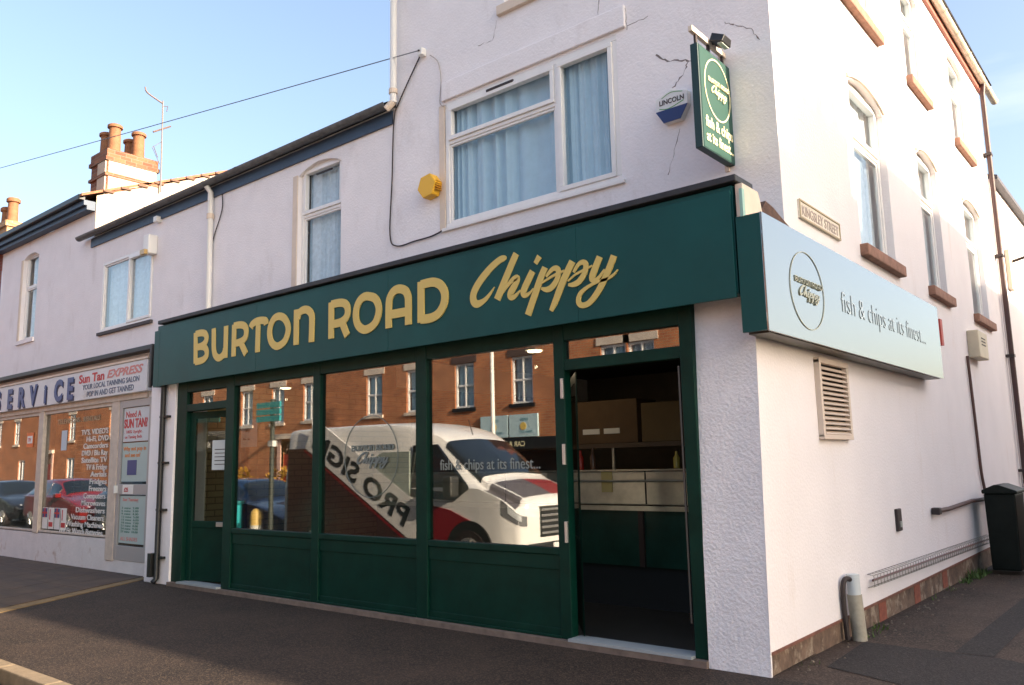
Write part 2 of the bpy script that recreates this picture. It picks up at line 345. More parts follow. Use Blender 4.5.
# pavement: asphalt in front of the chip shop
pv = MB()
pv.face([(-9.55, 0.9, 0), (-9.55, 0.25, 0), (-7.68, -3.06, 0), (2.6, -3.06, 0), (2.6, 0.0, 0), (0.0, 0.0, 0), (0, 0.9, 0)])
struct(pv.build('pavement', asp, recalc=False))
sidep = MB()
for k in range(12):
    y0, y1 = k*1.5, (k+1)*1.5
    sidep.face([(-0.02, y0, -0.0125*y0), (2.6, y0, -0.0125*y0), (2.6, y1, -0.0125*y1), (-0.02, y1, -0.0125*y1)])
struct(sidep.build('side_pavement', asp3, recalc=False))
# reinstated asphalt strip parallel to the side wall, with a cross strip
def zg(y): return -0.0125*max(0, y)
st = MB()
st.face([(0.84, 1.62, zg(1.62)+.004), (1.12, 1.62, zg(1.62)+.004), (1.10, 12, zg(12)+.004), (0.86, 12, zg(12)+.004)])
st.face([(0.20, 0.55, zg(.55)+.004), (1.9, -0.1, .004), (2.6, 0.9, zg(.9)+.004), (1.14, 1.6, zg(1.6)+.004), (0.15, 1.62, zg(1.62)+.004)])
struct(st.build('asphalt_patch', asp2, recalc=False))
# slabs in front of the service shop and the concrete edging between
slab = mat('paving_slabs', (0.075, 0.048, 0.034), 0.85, var=0.35, vscale=2.2, bump=0.3, bscale=40, stain=(0.05, 0.035, 0.03), sscale=(0.6, 4, 1), srange=(0.45, 0.65))
sl = MB(); random.seed(3)
for i in range(60):
    for j in range(6):
        x1 = -9.72-i*0.62; y1 = 0.24-j*0.55; sh = (0.24-y1)*0.555
        x1b = x1; y0 = y1-0.545
        f = lambda x, y: (x+(0.24-y)*0.56, y, 0.012+random.random()*0.003)
        a, b = f(x1-0.612, y0), f(x1, y0); c_, d_ = f(x1, y1), f(x1-0.612, y1); z = a[2]
        sl.hexa([(a[0], a[1], -0.05), (b[0], b[1], -0.05), (c_[0], c_[1], -0.05), (d_[0], d_[1], -0.05), (a[0], a[1], z), (b[0], b[1], z), (c_[0], c_[1], z), (d_[0], d_[1], z)])
struct(sl.build('slab_paving', slab, weld=False))
sheet('slab_bed', [(-48, -3.06, -0.004), (-7.6, -3.06, -0.004), (-9.5, 0.3, -0.004), (-48, 0.3, -0.004)], mat('joint_dirt', (0.03, 0.024, 0.02), 0.95))
YEL = mat('yellow_concrete', (0.17, 0.115, 0.055), 0.9, var=0.3, vscale=6, bump=0.4, bscale=50)
ed = MB(); ed.hexa([(-9.70, 0.24, -.03), (-9.50, 0.24, -.03), (-7.62, -3.06, -.03), (-7.86, -3.06, -.03), (-9.70, 0.24, .008), (-9.50, 0.24, .008), (-7.62, -3.06, .008), (-7.86, -3.06, .008)])
struct(ed.build('edging_strip', YEL))
kb = MB(); x = -60
while x < 2.6:
    kb.box(x+0.004, x+0.91, -3.20, -3.064, -0.12, 0.006); x += 0.914
struct(kb.build('kerb', mat('kerb_concrete', (0.20, 0.15, 0.095), 0.85, var=0.25, vscale=6, bump=0.4, bscale=40), bevel=0.012, weld=False))
kb = MB()
for k in range(60): kb.box(2.62, 2.75, -3.0+k*0.914, -2.10+k*0.914, -0.3, min(0.0, zg(-3+k*.914)))
struct(kb.build('side_kerb', MC['kerb_concrete'], weld=False))
kb = MB()
for k in range(90): kb.box(-70+k*0.914, -69.1+k*0.914, -10.75, -10.62, -0.15, 0.0)
struct(kb.build('far_kerb', MC['kerb_concrete'], weld=False))
sheet('far_pavement', [(-90, -13.3, -0.004), (60, -13.3, -0.004), (60, -10.75, -0.004), (-90, -10.75, -0.004)], MC['pavement_asphalt'])
sheet('side_street_pavement', [(8.1, -3.1, 0.0), (9.6, -3.1, 0.0), (9.6, 60, 0.0), (8.1, 60, 0.0)], MC['alley_asphalt'])

# ================================================================== CORNER BUILDING (tall block + ground floor shop)
cb = thing('corner_building', 'tall white rendered corner building with the dark green chip shop on its ground floor', 'building', (-2.5, 6, 0))
XL, XR, YB, ZE = -4.9, 0.0, 11.75, 8.72
Tu, Ts = TF(UY), TS(0.0)
bigw = (-4.03, -1.59, 4.31, 5.87, 0.05)
topw = (-3.06, -1.55, 6.78, 8.2, 0.12)
fo = [bigw, topw]
so = [(3.08, 4.42, 3.78, 5.80, .16), (6.0, 7.12, 3.78, 5.80, .16), (8.95, 10.3, 3.78, 5.80, .16),
      (3.08, 4.42, 6.74, 8.40, .16), (5.92, 6.95, 6.74, 8.40, .16), (8.9, 10.15, 6.74, 8.40, .16)]
w = MB(); wall(w, Tu, XL, XR, 3.2, ZE, fo); wall(w, lambda u, d, z: (XL-0+d, u, z), UY, YB, 2.5, ZE, []); wall(w, TN(YB), XL, XR, 0, ZE, [])
# cracks as narrow dark inlays on the front render
w.mi = 1
def crackline(T, pts, wd=0.010, mb=w):
    q = []
    for (a, b), (c, d) in zip(pts, pts[1:]):
        for k in range(5):
            t = k/5; q.append((a+(c-a)*t+random.uniform(-.012, .012), b+(d-b)*t+random.uniform(-.012, .012)))
    q.append(pts[-1]); mb.ribbon(T, q, [wd*random.choice((0.08, .25, .5, .8, 1.0)) for _ in q], 0.0, 0.002)
def fp(px, py, y=UY):
    p = P(px, py, 'y', y); return (p.x, p.z)
crackline(Tu, [fp(655, 55), fp(668, 61), fp(683, 60), fp(695, 60)], 0.02); crackline(Tu, [fp(688, 62), fp(683, 75), fp(672, 88)], .014)
crackline(Tu, [fp(724, 22), fp(735, 25), fp(750, 28), fp(760, 40)], .014); crackline(Tu, [fp(680, 128), fp(675, 150), fp(668, 175)], .008)
crackline(Tu, [fp(598, 15), fp(599, 0)], .008); crackline(Tu, [fp(497, 20), fp(493, 40), fp(478, 46)], .007)
crackline(Tu, [fp(445, 82), fp(500, 60), fp(560, 35), fp(625, 8)], .010); crackline(Tu, [fp(625, 8), fp(627, 30)], .007)
crackline(Tu, [fp(627, 27), fp(648, 16)], .006); crackline(Tu, [fp(445, 103), fp(443, 83)], .006)
w.build('wall', [RENDER, CRACK], cb)
w = MB(); wall(w, Ts, UY, YB, 3.2, ZE, so); w.face([Ts(0.002, 0, .16), Ts(YB, 0, .16), Ts(YB, 0, 3.2), Ts(0.146, 0, 3.2)])
for o in so: archfill(w, Ts, o[0], o[1], o[3], 0.14, 0.14)
w.mi = 1
def fs(px, py):
    p = P(px, py, 'x', 0.0); return (p.y, p.z)
crackline(Ts, [fs(920, 295), fs(955, 316), fs(992, 339)], .02); crackline(Ts, [fs(986, 374), fs(1000, 380)], .01)  # crack line along the string course and a short crack below it
w.build('side_wall', [SIDER, mat('string_course_crack', (0.35, 0.28, 0.25), 1)], cb)
# plinth, with brick piers and air bricks
pl = MB(); pl.tb(Ts, 0.024, YB, 0.012, 0.1, -0.25, 0.155)
pl.build('plinth', mat('plinth', (0.13, 0.085, 0.06), 0.9, var=0.5, vscale=5, bump=0.7, bscale=25, stain=(0.30, 0.24, 0.18), sscale=(4, 4, 4), srange=(0.52, 0.62)), cb)
for y in (2.65, 3.95, 5.25):
    MB().tb(Ts, y, y+0.24, 0.008, 0.02, -0.05, 0.145).build('air_brick', mat('terracotta_red', (0.22, 0.065, 0.038), .8, var=.3, vscale=20), cb)
be = MB(); be.tb(Ts, 0.02, YB, -0.008, 0.02, 0.148, 0.170); be.build('bell_drip_edge', mat('rusty_edge', (0.17, 0.07, 0.05), .8, var=.4, vscale=9), cb)
# front windows
o = window(cb, Tu, bigw[0], bigw[1], bigw[2], bigw[3], d=0.03, curtain=CURT, fr=0.06, sash=0.03, folds=11,
           panes=[(0, 0.69, 0, 0.69), (0, 0.69, 0.69, 1, 1), (0.69, 1, 0, 1, 1)], vent=(-3.35, -2.95, 5.80, 5.83))
MB().tb(Tu, -4.07, -1.55, -0.035, 0.04, 4.275, 4.315).build('sill', UPVC, o, bevel=0.005)
li = MB(); li.tb(Tu, -4.06, -1.47, -0.035, 0.0, 5.90, 6.14); li.build('lintel', RENDER, cb, bevel=0.01)
jb = MB(); jb.tb(Tu, -4.12, -4.03, -0.012, 0.02, 4.3, 5.86); jb.build('window_surround', CREAM, cb)
window(cb, Tu, *topw[:4], d=0.1, curtain=CURT, panes=[(0, .5, 0, 1), (.5, 1, 0, 1)])
MB().tb(Tu, -3.15, -1.45, -0.05, 0.1, 6.66, 6.78).build('sill', CREAM, cb, bevel=0.01)
# side windows
for o in so:
    wd = window(cb, Ts, o[0], o[1], o[2], o[3]-0.02, d=0.11, fr=0.06, sash=0.035, panes=[(0, 1, 0, .66), (0, 1, .66, 1, 1)], folds=4, gl=glass('side_glass', 2.3, (.9, .95, .97)))
    MB().tb(Ts, o[0]-0.06, o[1]+0.10, -0.085, 0.12, o[2]-0.13, o[2]).build('sill', SILLR, wd, bevel=0.012)
    am = MB(); n = 9
    pts = [(o[0]-0.03+(o[1]-o[0]+0.06)*k/n, o[3]-0.10+0.12*math.sin(math.pi*k/n)**.8) for k in range(n+1)]
    if o[2] < 5: am.ribbon(Ts, pts, 0.045, 0.0, 0.025); am.build('arch_moulding', CREAM, wd)
# roof (hipped) with side gutter
r = MB(); e = 0.22; zr = ZE+1.7; A = [(XL-e, UY-e, ZE), (XR+e, UY-e, ZE), (XR+e, YB+e, ZE), (XL-e, YB+e, ZE)]; R0, R1 = (-2.45, UY+2.4, zr), (-2.45, YB-2.4, zr)
r.face([A[0], A[1], R0]); r.face([A[1], A[2], R1, R0]); r.face([A[2], A[3], R1]); r.face([A[3], A[0], R0, R1]); r.face([A[3], A[2], A[1], A[0]])
r.build('roof', SLATE, cb)
so_ = MB(); so_.box(XR+0.002, XR+0.05, UY-.1, YB+.15, ZE-0.16, ZE-0.01)
so_.build('eaves_board', mat('red_eaves_board', (0.30, 0.10, 0.07), .6, var=.2), cb)
def halfgutter(p0, p1, r_, m, par, name='gutter', out=Vector((1, 0, 0))):
    mb = MB(); p0 = Vector(p0); p1 = Vector(p1); n = 10; ring = [(math.cos(math.pi+math.pi*k/n)*r_, math.sin(math.pi+math.pi*k/n)*r_) for k in range(n+1)]
    ring += [(a*0.88, b*0.88) for a, b in reversed(ring)]
    i = 0
    for p in (p0, p1): mb.v += [p+out*a+Vector((0, 0, b)) for a, b in ring]
    N = len(ring)
    for k in range(N): mb.f.append([k, (k+1) % N, N+(k+1) % N, N+k]); mb.m.append(0)
    mb.f.append(list(range(N))); mb.f.append(list(range(N, 2*N))); mb.m += [0, 0]
    L = (p1-p0).length; t = (p1-p0).normalized(); k = 0.9
    while k < L:
        c = p0+t*k; rr = [(a*1.1, b*1.1) for a, b in ring[:n+1]]
        i = len(mb.v)
        for q in (c-t*0.03, c+t*0.03): mb.v += [q+out*a+Vector((0, 0, b-0.0)) for a, b in rr]
        for j in range(n): mb.f.append([i+j, i+j+1, i+n+2+j, i+n+1+j]); mb.m.append(0)
        k += 0.95
    return mb.build(name, m, par, smooth=True)
halfgutter((0.12, UY-.2, ZE), (0.12, YB+1.1, ZE), 0.07, mat('cream_gutter', (0.55, 0.50, 0.40), .5, var=.2), cb)

# ---- ground floor: pier, fascia box roof, parapet side
px = MB(); px.hexa([(-0.485, 0.0, 0.0), (-.001, -0.002, 0.0), (-.001, 0.02, 0), (-0.485, 0.30, 0), (-0.52, 0.10, 2.80), (-.001, 0.128, 2.80), (-.001, 0.15, 2.8), (-0.52, .3, 2.80)])
px.build('pier', ROUGH, cb)
px = MB(); px.box(-9.22, -8.52, 0.0, 0.5, 0.0, 2.80); px.build('pilaster', RENDER, cb, bevel=.01)
fr_ = MB(); fr_.box(-8.8, 0.0-.003, 0.12, UY-.002, 3.2, 3.30)
fr_.box(-8.8, -0.003, 0.003, 0.12, 2.80, 3.633)
fr_.build('canopy_roof', LEAD, cb)
pp = MB(); yz = [(-0.10, 3.30), (-0.10, 3.634), (0.20, 3.634), (0.235, 3.57), (0.27, 3.47), (0.36, 3.36), (0.55, 3.28), (0.55, 3.18), (0.0, 3.18)]
pp.prism(TS(0.06), yz, 0.0, 0.06); pp.build('parapet_return', CREAM, cb, bevel=.006)
fl = MB(); fl.prism(TS(0.03), [(0.30, 3.50), (0.42, 3.62), (0.58, 3.60), (0.75, 3.55), (0.95, 3.50), (0.97, 3.40), (0.62, 3.34), (0.40, 3.38)], 0.0, 0.9)
fl.build('lean_to_roof', mat('brown_flashing', (0.10, 0.055, 0.04), .9, var=.5, vscale=14, bump=.5), cb)
cp = MB(); cp.box(-8.83, 0.03, -0.15, 0.18, 3.645, 3.70); cp.build('parapet_capping', LEAD, cb, bevel=.008)

# ---- shopfront
FY = 0.03      # frame face
sf = MB()
def vbar(a, b, z0, z1, y0=FY, y1=FY+0.10): sf.box(a, b, y0, y1, z0, z1)
def hbar(a, b, z0, z1, y0=FY+0.004, y1=FY+0.096): sf.box(a, b, y0, y1, z0, z1)
M0 = (-7.26, -7.07); M1 = (-5.40, -5.27); M2 = (-3.67, -3.51); M3 = (-1.875, -1.76)
LJ = (-8.52, -8.26); RJ = (-0.61, -0.495)
for a, b in (LJ, M0, M1, M2, M3, RJ): vbar(a, b, 0.05, 2.80)
for a, b in ((LJ[1], M0[0]), (M0[1], M1[0]), (M1[1], M2[0]), (M2[1], M3[0]), (M3[1], RJ[0])): hbar(a, b, 2.63, 2.80)
for a, b in ((LJ[1], M0[0]), (M3[1], RJ[0])): hbar(a, b, 2.36, 2.46)
for a, b in ((M0[1], M1[0]), (M1[1], M2[0]), (M2[1], M3[0])): hbar(a, b, 0.75, 0.81)
sf.build('shopfront_frame', GREEN, cb, bevel=.006)
for k, (a, b) in enumerate(((M0[1], M1[0]), (M1[1], M2[0]), (M2[1], M3[0]))):
    s_ = MB(); s_.box(a, b, FY+0.03, FY+0.09, 0.06, 0.75); s_.box(a, b, FY+0.020, FY+0.029, 0.62, 0.748); s_.box(a, b, FY+0.020, FY+.029, 0.06, 0.13)
    s_.box(a, b, FY-0.008, FY+.006, 0.052, 0.075)
    s_.build('stall_riser', GREEN, cb, bevel=.005)
    MB().box(a, b, FY+0.045, FY+0.055, 0.81, 2.63).build('shop_window', GLS, cb)
for a, b in ((LJ[1], M0[0]), (M3[1], RJ[0])):
    MB().box(a, b, FY+0.045, FY+0.055, 2.46, 2.63).build('transom_window', GLS, cb)
MB().box(-8.52, -0.487, -0.03, 0.25, -0.05, 0.05).build('threshold_strip', mat('pink_concrete', (0.17, 0.125, 0.10), .9, var=.3, vscale=8), cb)
for a, b in ((LJ[1], M0[0]), (M3[1], RJ[0])):
    MB().box(a, b, -0.035, 0.16, 0.05, 0.072).build('door_step', mat('grey_metal_step', (0.33, 0.36, 0.37), .5), cb)
# left door, leaf slightly ajar inwards, glass upper half
def door(name, hinge, width, ang, z0, z1, sign=1, rail=0.78):
    d = MB(); 
    ca, sa = math.cos(ang), math.sin(ang)
    T = lambda u, dd, z: (hinge[0]+sign*(u*ca)-dd*sa*sign*-1, hinge[1]+u*sa+dd*ca, z)
    st_ = 0.085
    d.tb(T, 0, st_, 0, .045, z0, z1); d.tb(T, width-st_, width, 0, .045, z0, z1); d.tb(T, st_, width-st_, 0.002, .043, z1-.09, z1); d.tb(T, st_, width-st_, .002, .043, rail, rail+.09)
    d.tb(T, st_, width-st_, 0.012, .035, z0+.001, rail)
    o = d.build(name, GREEN, cb, bevel=.004)
    g = MB(); g.tb(T, st_, width-st_, .02, .026, rail+.09, z1-.09); g.build('pane', glass('door_glass', 1.45, (.75, .78, .76)), o)
    return o, T
ld, T1 = door('door', (LJ[1]+.01, FY+0.06), 1.06, rad(12), 0.075, 2.35, 1)
h = MB(); h.tb(T1, 0.62, 0.98, -.05, -.03, .80, .86); h.tb(T1, .64, .66, -.03, .0, .82, .84); h.tb(T1, .94, .96, -.03, 0, .82, .84); h.build('handle', ALU, ld, bevel=.003)
q = MB(); q.tb(T1, .45, .80, -.006, -.002, 1.55, 1.95); no = q.build('notice', MAT_PAPER if False else mat('paper', (.62, .66, .64), .7)); tag(no, 'pale paper notice fixed to the glass of the left green door', 'notice')
t = MB(); [t.tb(T1, .5, .74, -.008, -.0065, 1.62+.05*k, 1.63+.05*k) for k in range(5)]; t.build('print', CABLE, no)
# right door swung inwards against its left jamb
rd, T2 = door('door', (M3[1]+.05, FY+0.10), 0.98, rad(130), 0.075, 2.35, 1)
for z in (0.95, 1.62, 2.20): MB().box(M3[1]-.035, M3[1]-.005, FY-.02, FY+.0, z-.09, z+.09).build('hinge', ALU, cb, bevel=.003)
MB().box(RJ[0]-.035, RJ[0]-.02, FY+.02, FY+.035, .3, 2.3).build('door_seal', mat('dull_metal', (.10, .10, .09), .5, .5), cb)

# ---- interior seen through the glass
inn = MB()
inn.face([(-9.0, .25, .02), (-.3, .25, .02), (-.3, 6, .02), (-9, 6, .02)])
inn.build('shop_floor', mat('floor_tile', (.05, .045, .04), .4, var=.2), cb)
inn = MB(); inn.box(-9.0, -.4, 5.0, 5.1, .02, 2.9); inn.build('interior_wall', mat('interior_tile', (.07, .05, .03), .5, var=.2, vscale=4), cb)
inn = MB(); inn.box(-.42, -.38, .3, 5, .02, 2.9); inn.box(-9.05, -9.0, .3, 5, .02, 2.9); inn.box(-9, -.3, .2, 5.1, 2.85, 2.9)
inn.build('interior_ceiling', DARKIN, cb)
# cream tiled wall beside the left door inside
tl = MB(); tl.box(-10.2+1.5, -8.6, 0.6, 4.0, 0.02, 2.85)
# metro tile wall facing the doorway
tw = MB(); tw.box(-11.0, -9.1, 1.45, 1.5, 0.1, 2.84)
pt = MB()
pt.box(-8.95, -8.90, 0.3, 4.9, .02, 2.84)
pt.build('interior_side_wall', brick('metro_tile', (.42, .36, .2), (.36, .30, .17), (.2, .17, .1), 0.8), cb)
ctr = thing('serving_counter', 'stainless steel serving counter with green panels seen through the open right door', 'counter', (-2.6, 2.0, 0.02))
MB().box(-6.3, -1.3, 1.72, 2.4, 1.09, 1.44).build('steel_front', STEEL, ctr, bevel=.01)
MB().box(-6.3, -1.3, 1.70, 1.72, 1.03, 1.08).build('lower_trim', STEEL, ctr)
MB().box(-6.28, -1.32, 1.78, 2.38, .45, 1.03).build('green_panel', mat('counter_green', (.012, .050, .034), .35, var=.3, vscale=4), ctr)
for x in (-2.95, -2.1, -1.5): MB().box(x, x+.06, 1.745, 1.78, .45, 1.03).build('divider', mat('counter_brown', (.05, .03, .025), .5), ctr)
MB().box(-6.3, -1.3, 1.70, 1.76, 1.445, 1.46).build('top_edge', STEEL, ctr)
for x in (-3.9, -3.05, -1.98): MB().box(x, x+.012, 1.712, 1.719, 1.10, 1.44).build('panel_joint', DARKIN, ctr)
MB().tube([(-6.2, 1.66, 1.34), (-1.35, 1.66, 1.34)], .012, 8).build('rail', STEEL, ctr)
MB().box(-6.28, -1.32, 1.84, 2.36, .02, .45).build('kick_board', DARKIN, ctr)
sh = thing('wall_shelf', 'dark overhead shelf carrying cardboard boxes inside the right doorway', 'shelf', (-2.2, 2.3, 1.8))
MB().box(-4.2, -1.2, 2.0, 2.5, 1.70, 1.75).build('board', mat('shelf_brown', (.09, .06, .04), .6), sh)
MB().box(-2.62, -2.59, 2.1, 2.13, 1.44, 1.70).build('bracket', STEEL, sh)
for (x0, x1, z1, lab) in ((-3.35, -2.22, 2.24, 'wide brown cardboard box with two white print patches on the shelf'), (-2.17, -1.5, 2.18, 'plain yellowish box at the right end of the shelf')):
    c = MB(); c.box(x0, x1, 2.02, 2.45, 1.752, z1); bx = c.build('cardboard_box', CARD if x0 < -3 else mat('yellow_card', (.12, .08, .035), .8, var=.1), bevel=.008)
    tag(bx, lab, 'box')
    if x0 < -3:
        t = MB(); t.box(-2.95, -2.72, 2.012, 2.019, 1.86, 1.92); t.box(-2.66, -2.45, 2.012, 2.019, 1.86, 1.92); t.build('print', WHITEP, bx)
for x, c_, h_, nm in ((-2.95, (.35, .03, .02), .22, 'red sauce bottle on the steel counter, leftmost of three'), (-2.78, (.10, .05, .03), .24, 'brown vinegar bottle on the steel counter between two others'), (-1.72, (.45, .36, .08), .18, 'yellow topped jar at the right end of the steel counter')):
    bt = MB().lathe((x, 1.95, 1.462), [(.035, 0), (.037, h_*.6), (.015, h_*.8), (.014, h_)], 12).build('sauce_bottle', mat('bottle_%d' % (h_*100), c_, .25), smooth=True); tag(bt, nm, 'bottle')
q = MB(); q.box(-2.52, -2.38, 1.712, 1.717, 1.22, 1.44); tag(q.build('note', mat('yellow_note', (.50, .42, .18), .7)), 'small yellowish note stuck to the steel counter front', 'note')
lp = thing('ceiling_lamp', 'small lit ceiling lamp inside behind the left door', 'lamp', (-8.2, 1.6, 2.78))
MB().lathe((-8.2, 1.6, 2.78), [(.10, 0), (.10, .05), (.07, .07)], 16).build('fitting', WHITEP, lp)
MB().lathe((-8.2, 1.6, 2.765), [(.08, 0), (.08, .013)], 16).build('diffuser', mat('lamp_glow', (1, .8, .5), emit=3.0), lp)
for (x, y) in ((-8.2, 1.6), (-3.0, 1.2)):
    l = bpy.data.lights.new('ceiling_lamp_light', 'POINT'); l.energy = 2.0; l.color = (1, .78, .5); l.shadow_soft_size = .02
    lo = bpy.data.objects.new('ceiling_lamp_light', l); COL.objects.link(lo); lo.location = (x, y, 2.6)
    if x > -4:
        l2 = thing('ceiling_lamp', 'small lit ceiling lamp above the steel counter behind the right door', 'lamp', (x, y, 2.78)); 
        MB().lathe((x, y, 2.78), [(.10, 0), (.10, .05), (.07, .07)], 16).build('fitting', WHITEP, l2)
        MB().lathe((x, y, 2.765), [(.08, 0), (.08, .013)], 16).build('diffuser', MC['lamp_glow'], l2)
# notices in the glass
nb = MB(); nb.box(-6.98, -6.62, FY+.060, FY+.064, 1.83, 2.18)
no = nb.build('notice', mat('paper', (.62, .66, .64), .7)); tag(no, 'pale paper notice taped inside the leftmost wide shop window', 'notice')
t = MB(); text('OPENING', TF(FY+.060), -6.93, 2.09, .05, mb=t); text('TIMES', TF(FY+.060), -6.90, 2.02, .05, mb=t); text('Mon - Sat', TF(FY+.060), -6.93, 1.92, .04, mb=t)
t.build('print', CABLE, no)

# ================================================================== glyph strokes of the fascia lettering
def zA(a, b): return (185+a/10.24, 305+b/10.24)
def zB(a, b): return (265+a/10.24, 285+b/10.24)
def zC(a, b): return (355+a/10.24, 265+b/10.24)
def zD(a, b): return (465+a/9.7875, 245+b/9.7875)
def zE(a, b): return (540+a/9.13, 245+b/9.13)
FZ = -0.125
def sm(pts, n=3, closed=False):      # Catmull-Rom smoothing of tuples
    out = []; N = len(pts)
    for k in range(N if closed else N-1):
        p0, p1, p2, p3 = [pts[(k+j) % N] if closed else pts[max(0, min(N-1, k+j))] for j in (-1, 0, 1, 2)]
        for i in range(n):
            t = i/n; out.append(tuple(0.5*((2*b)+(-a+c)*t+(2*a-5*b+4*c-d)*t*t+(-a+3*b-3*c+d)*t*t*t) for a, b, c, d in zip(p0, p1, p2, p3)))
    if not closed: out.append(pts[-1])
    return out
BR = []
def S(zf, pts, curve=False, closed=False):
    q = [P(*zf(*p), 'y', FZ) for p in pts]; q = [(v.x, v.z) for v in q]
    if curve: q = sm(q, 4, closed)
    BR.append((q, closed))
S(zA, [(112, 283), (110, 597)]); S(zA, [(112, 300), (165, 286), (205, 292), (222, 322), (220, 362), (198, 400), (160, 425), (112, 437)], 1)
S(zA, [(150, 427), (198, 430), (222, 462), (224, 515), (197, 555), (155, 574), (108, 582)], 1)
S(zA, [(298, 240), (297, 380), (299, 460), (313, 515), (345, 543), (383, 525), (408, 480), (414, 440)], 1); S(zA, [(424, 215), (416, 543)])
S(zA, [(508, 200), (500, 528)]); S(zA, [(505, 217), (560, 204), (608, 212), (630, 250), (627, 315), (602, 358), (560, 382), (505, 397)], 1); S(zA, [(575, 385), (628, 502)])
S(zA, [(755, 165), (745, 484)]); S(zA, [(678, 232), (695, 198), (735, 170), (785, 158), (828, 163), (836, 200)], 1)
S(zB, [(150, 320), (205, 345), (240, 420), (236, 500), (200, 585), (130, 628), (75, 592), (52, 515), (58, 430), (95, 350)], 1, 1)
S(zB, [(328, 252), (322, 614)]); S(zB, [(338, 345), (355, 290), (395, 258), (438, 255), (474, 288), (485, 340), (484, 450), (480, 585)], 1)
S(zB, [(685, 178), (682, 550)]); S(zB, [(685, 202), (755, 185), (815, 187), (848, 225), (852, 290), (828, 345), (775, 385), (685, 405)], 1); S(zB, [(795, 385), (848, 520)])
S(zC, [(150, 322), (212, 345), (247, 420), (246, 500), (215, 590), (160, 645), (98, 662), (42, 625), (16, 550), (20, 450), (52, 370), (100, 328)], 1, 1)
S(zC, [(350, 648), (353, 400), (370, 320), (410, 265), (465, 245), (520, 265), (548, 320), (552, 400), (552, 612)], 1); S(zC, [(375, 508), (530, 480)])
S(zC, [(682, 172), (682, 590)]); S(zC, [(682, 205), (750, 186), (820, 178), (880, 205), (920, 270), (926, 350), (905, 430), (855, 505), (780, 545), (682, 557)], 1)
CH = []
def Cs(zf, pts, s_):
    q = []
    for a, b, w_ in sm(pts, 4):
        v = P(*zf(a, b), 'y', FZ); v2 = P(*zf(a+w_, b), 'y', FZ); q.append((v.x, v.z, abs(v2.x-v.x)*0.90))
    CH.append(q)
Cs(zD, [(408, 128, 20), (385, 130, 52), (340, 150, 60), (260, 220, 64), (175, 320, 68), (110, 420, 68), (82, 500, 66), (92, 560, 66), (130, 578, 62), (190, 545, 44), (240, 490, 30), (292, 412, 8)], 1)
Cs(zD, [(505, 85, 66), (480, 140, 68), (400, 330, 68), (318, 535, 72)], 1)
Cs(zD, [(365, 480, 20), (430, 385, 34), (480, 335, 50), (512, 325, 58), (500, 380, 62), (450, 470, 66), (456, 508, 60), (490, 505, 40), (545, 445, 15)], 1)
Cs(zD, [(665, 258, 66), (630, 330, 68), (580, 440, 66), (582, 485, 58), (610, 490, 40), (645, 462, 22), (672, 425, 10)], 1)
Cs(zD, [(732, 112, 58), (692, 182, 44)], 1)
Cs(zE, [(50, 205, 60), (0, 330, 64), (-107, 640, 62)], 1)
Cs(zE, [(60, 290, 25), (110, 228, 38), (152, 212, 46), (172, 245, 48), (158, 320, 52), (110, 388, 54), (62, 408, 44), (15, 395, 20)], 1)
Cs(zE, [(-5, 365, 12), (75, 312, 20), (150, 268, 22), (225, 235, 18)], 1)
Cs(zE, [(300, 150, 66), (215, 330, 66), (150, 500, 60), (105, 602, 40)], 1)
Cs(zE, [(310, 250, 25), (355, 180, 36), (400, 158, 46), (424, 190, 50), (408, 265, 52), (360, 335, 54), (310, 362, 44), (262, 365, 22)], 1)
Cs(zE, [(260, 330, 14), (330, 270, 20), (400, 232, 22), (480, 190, 16)], 1)
Cs(zE, [(550, 108, 62), (505, 220, 64), (480, 300, 60), (500, 325, 44), (540, 300, 32), (595, 225, 20)], 1)
Cs(zE, [(680, 98, 64), (615, 265, 62), (535, 425, 58), (455, 528, 52), (390, 552, 48), (356, 520, 46), (370, 450, 42), (430, 392, 32), (520, 342, 26), (620, 310, 26), (680, 268, 22), (714, 225, 8)], 1)
SW = 0.093
def lettering(T, sx=1, sz=1, ox=0, oz=0, cx=0, cz=0, d=0.0, th=0.006, parts='BC', bw=SW, mb=None):
    mb = mb or MB(); e = 0
    if 'B' in parts:
        for q, cl in BR:
            e += .0004; mb.ribbon(T, [(cx+(x-ox)*sx, cz+(z-oz)*sz) for x, z in q], bw*(sx+sz)/2, d, th+e, cl)
    if 'C' in parts:
        for q in CH:
            e += .0004; mb.ribbon(T, [(cx+(x-ox)*sx, cz+(z-oz)*sz) for x, z, w_ in q], [w_*(sx+sz)/2 for x, z, w_ in q], d, th+e)
    return mb
sg = thing('shop_sign', 'long teal shop sign reading BURTON ROAD Chippy in gold along the front', 'sign', (-4.6, -0.06, 2.78))
b = MB(); b.box(-8.90, -0.02, -0.105, 0.0, 2.78, 3.63)
b.build('backing', TEAL, sg, bevel=.004)
b = MB(); b.box(-8.95, -8.80, -0.125, 0.0, 2.745, 3.56); b.box(-8.797, -6.36, -0.125, -.105, 2.75, 3.59); b.box(-6.357, -3.92, -0.125, -.105, 2.75, 3.59); b.box(-3.917, -1.48, -0.125, -.105, 2.75, 3.59); b.box(-1.477, -0.03, -0.125, -.105, 2.75, 3.59)
b.build('sign_panel', TEAL, sg, bevel=.003)
MB().box(0.045, 0.07, -0.135, -.09, 3.36, 3.58).build('sunlit_board_end', mat('sunlit_end_green', (.30, .50, .42), .4), sg)  # sunlit end of the teal fascia board, the sunlight put into its colour
lettering(TF(FZ), d=0.0, parts='B').build('lettering', GOLD, sg, weld=False)
lettering(TF(FZ), d=0.0, parts='C').build('script_lettering', GOLD, sg, weld=False)

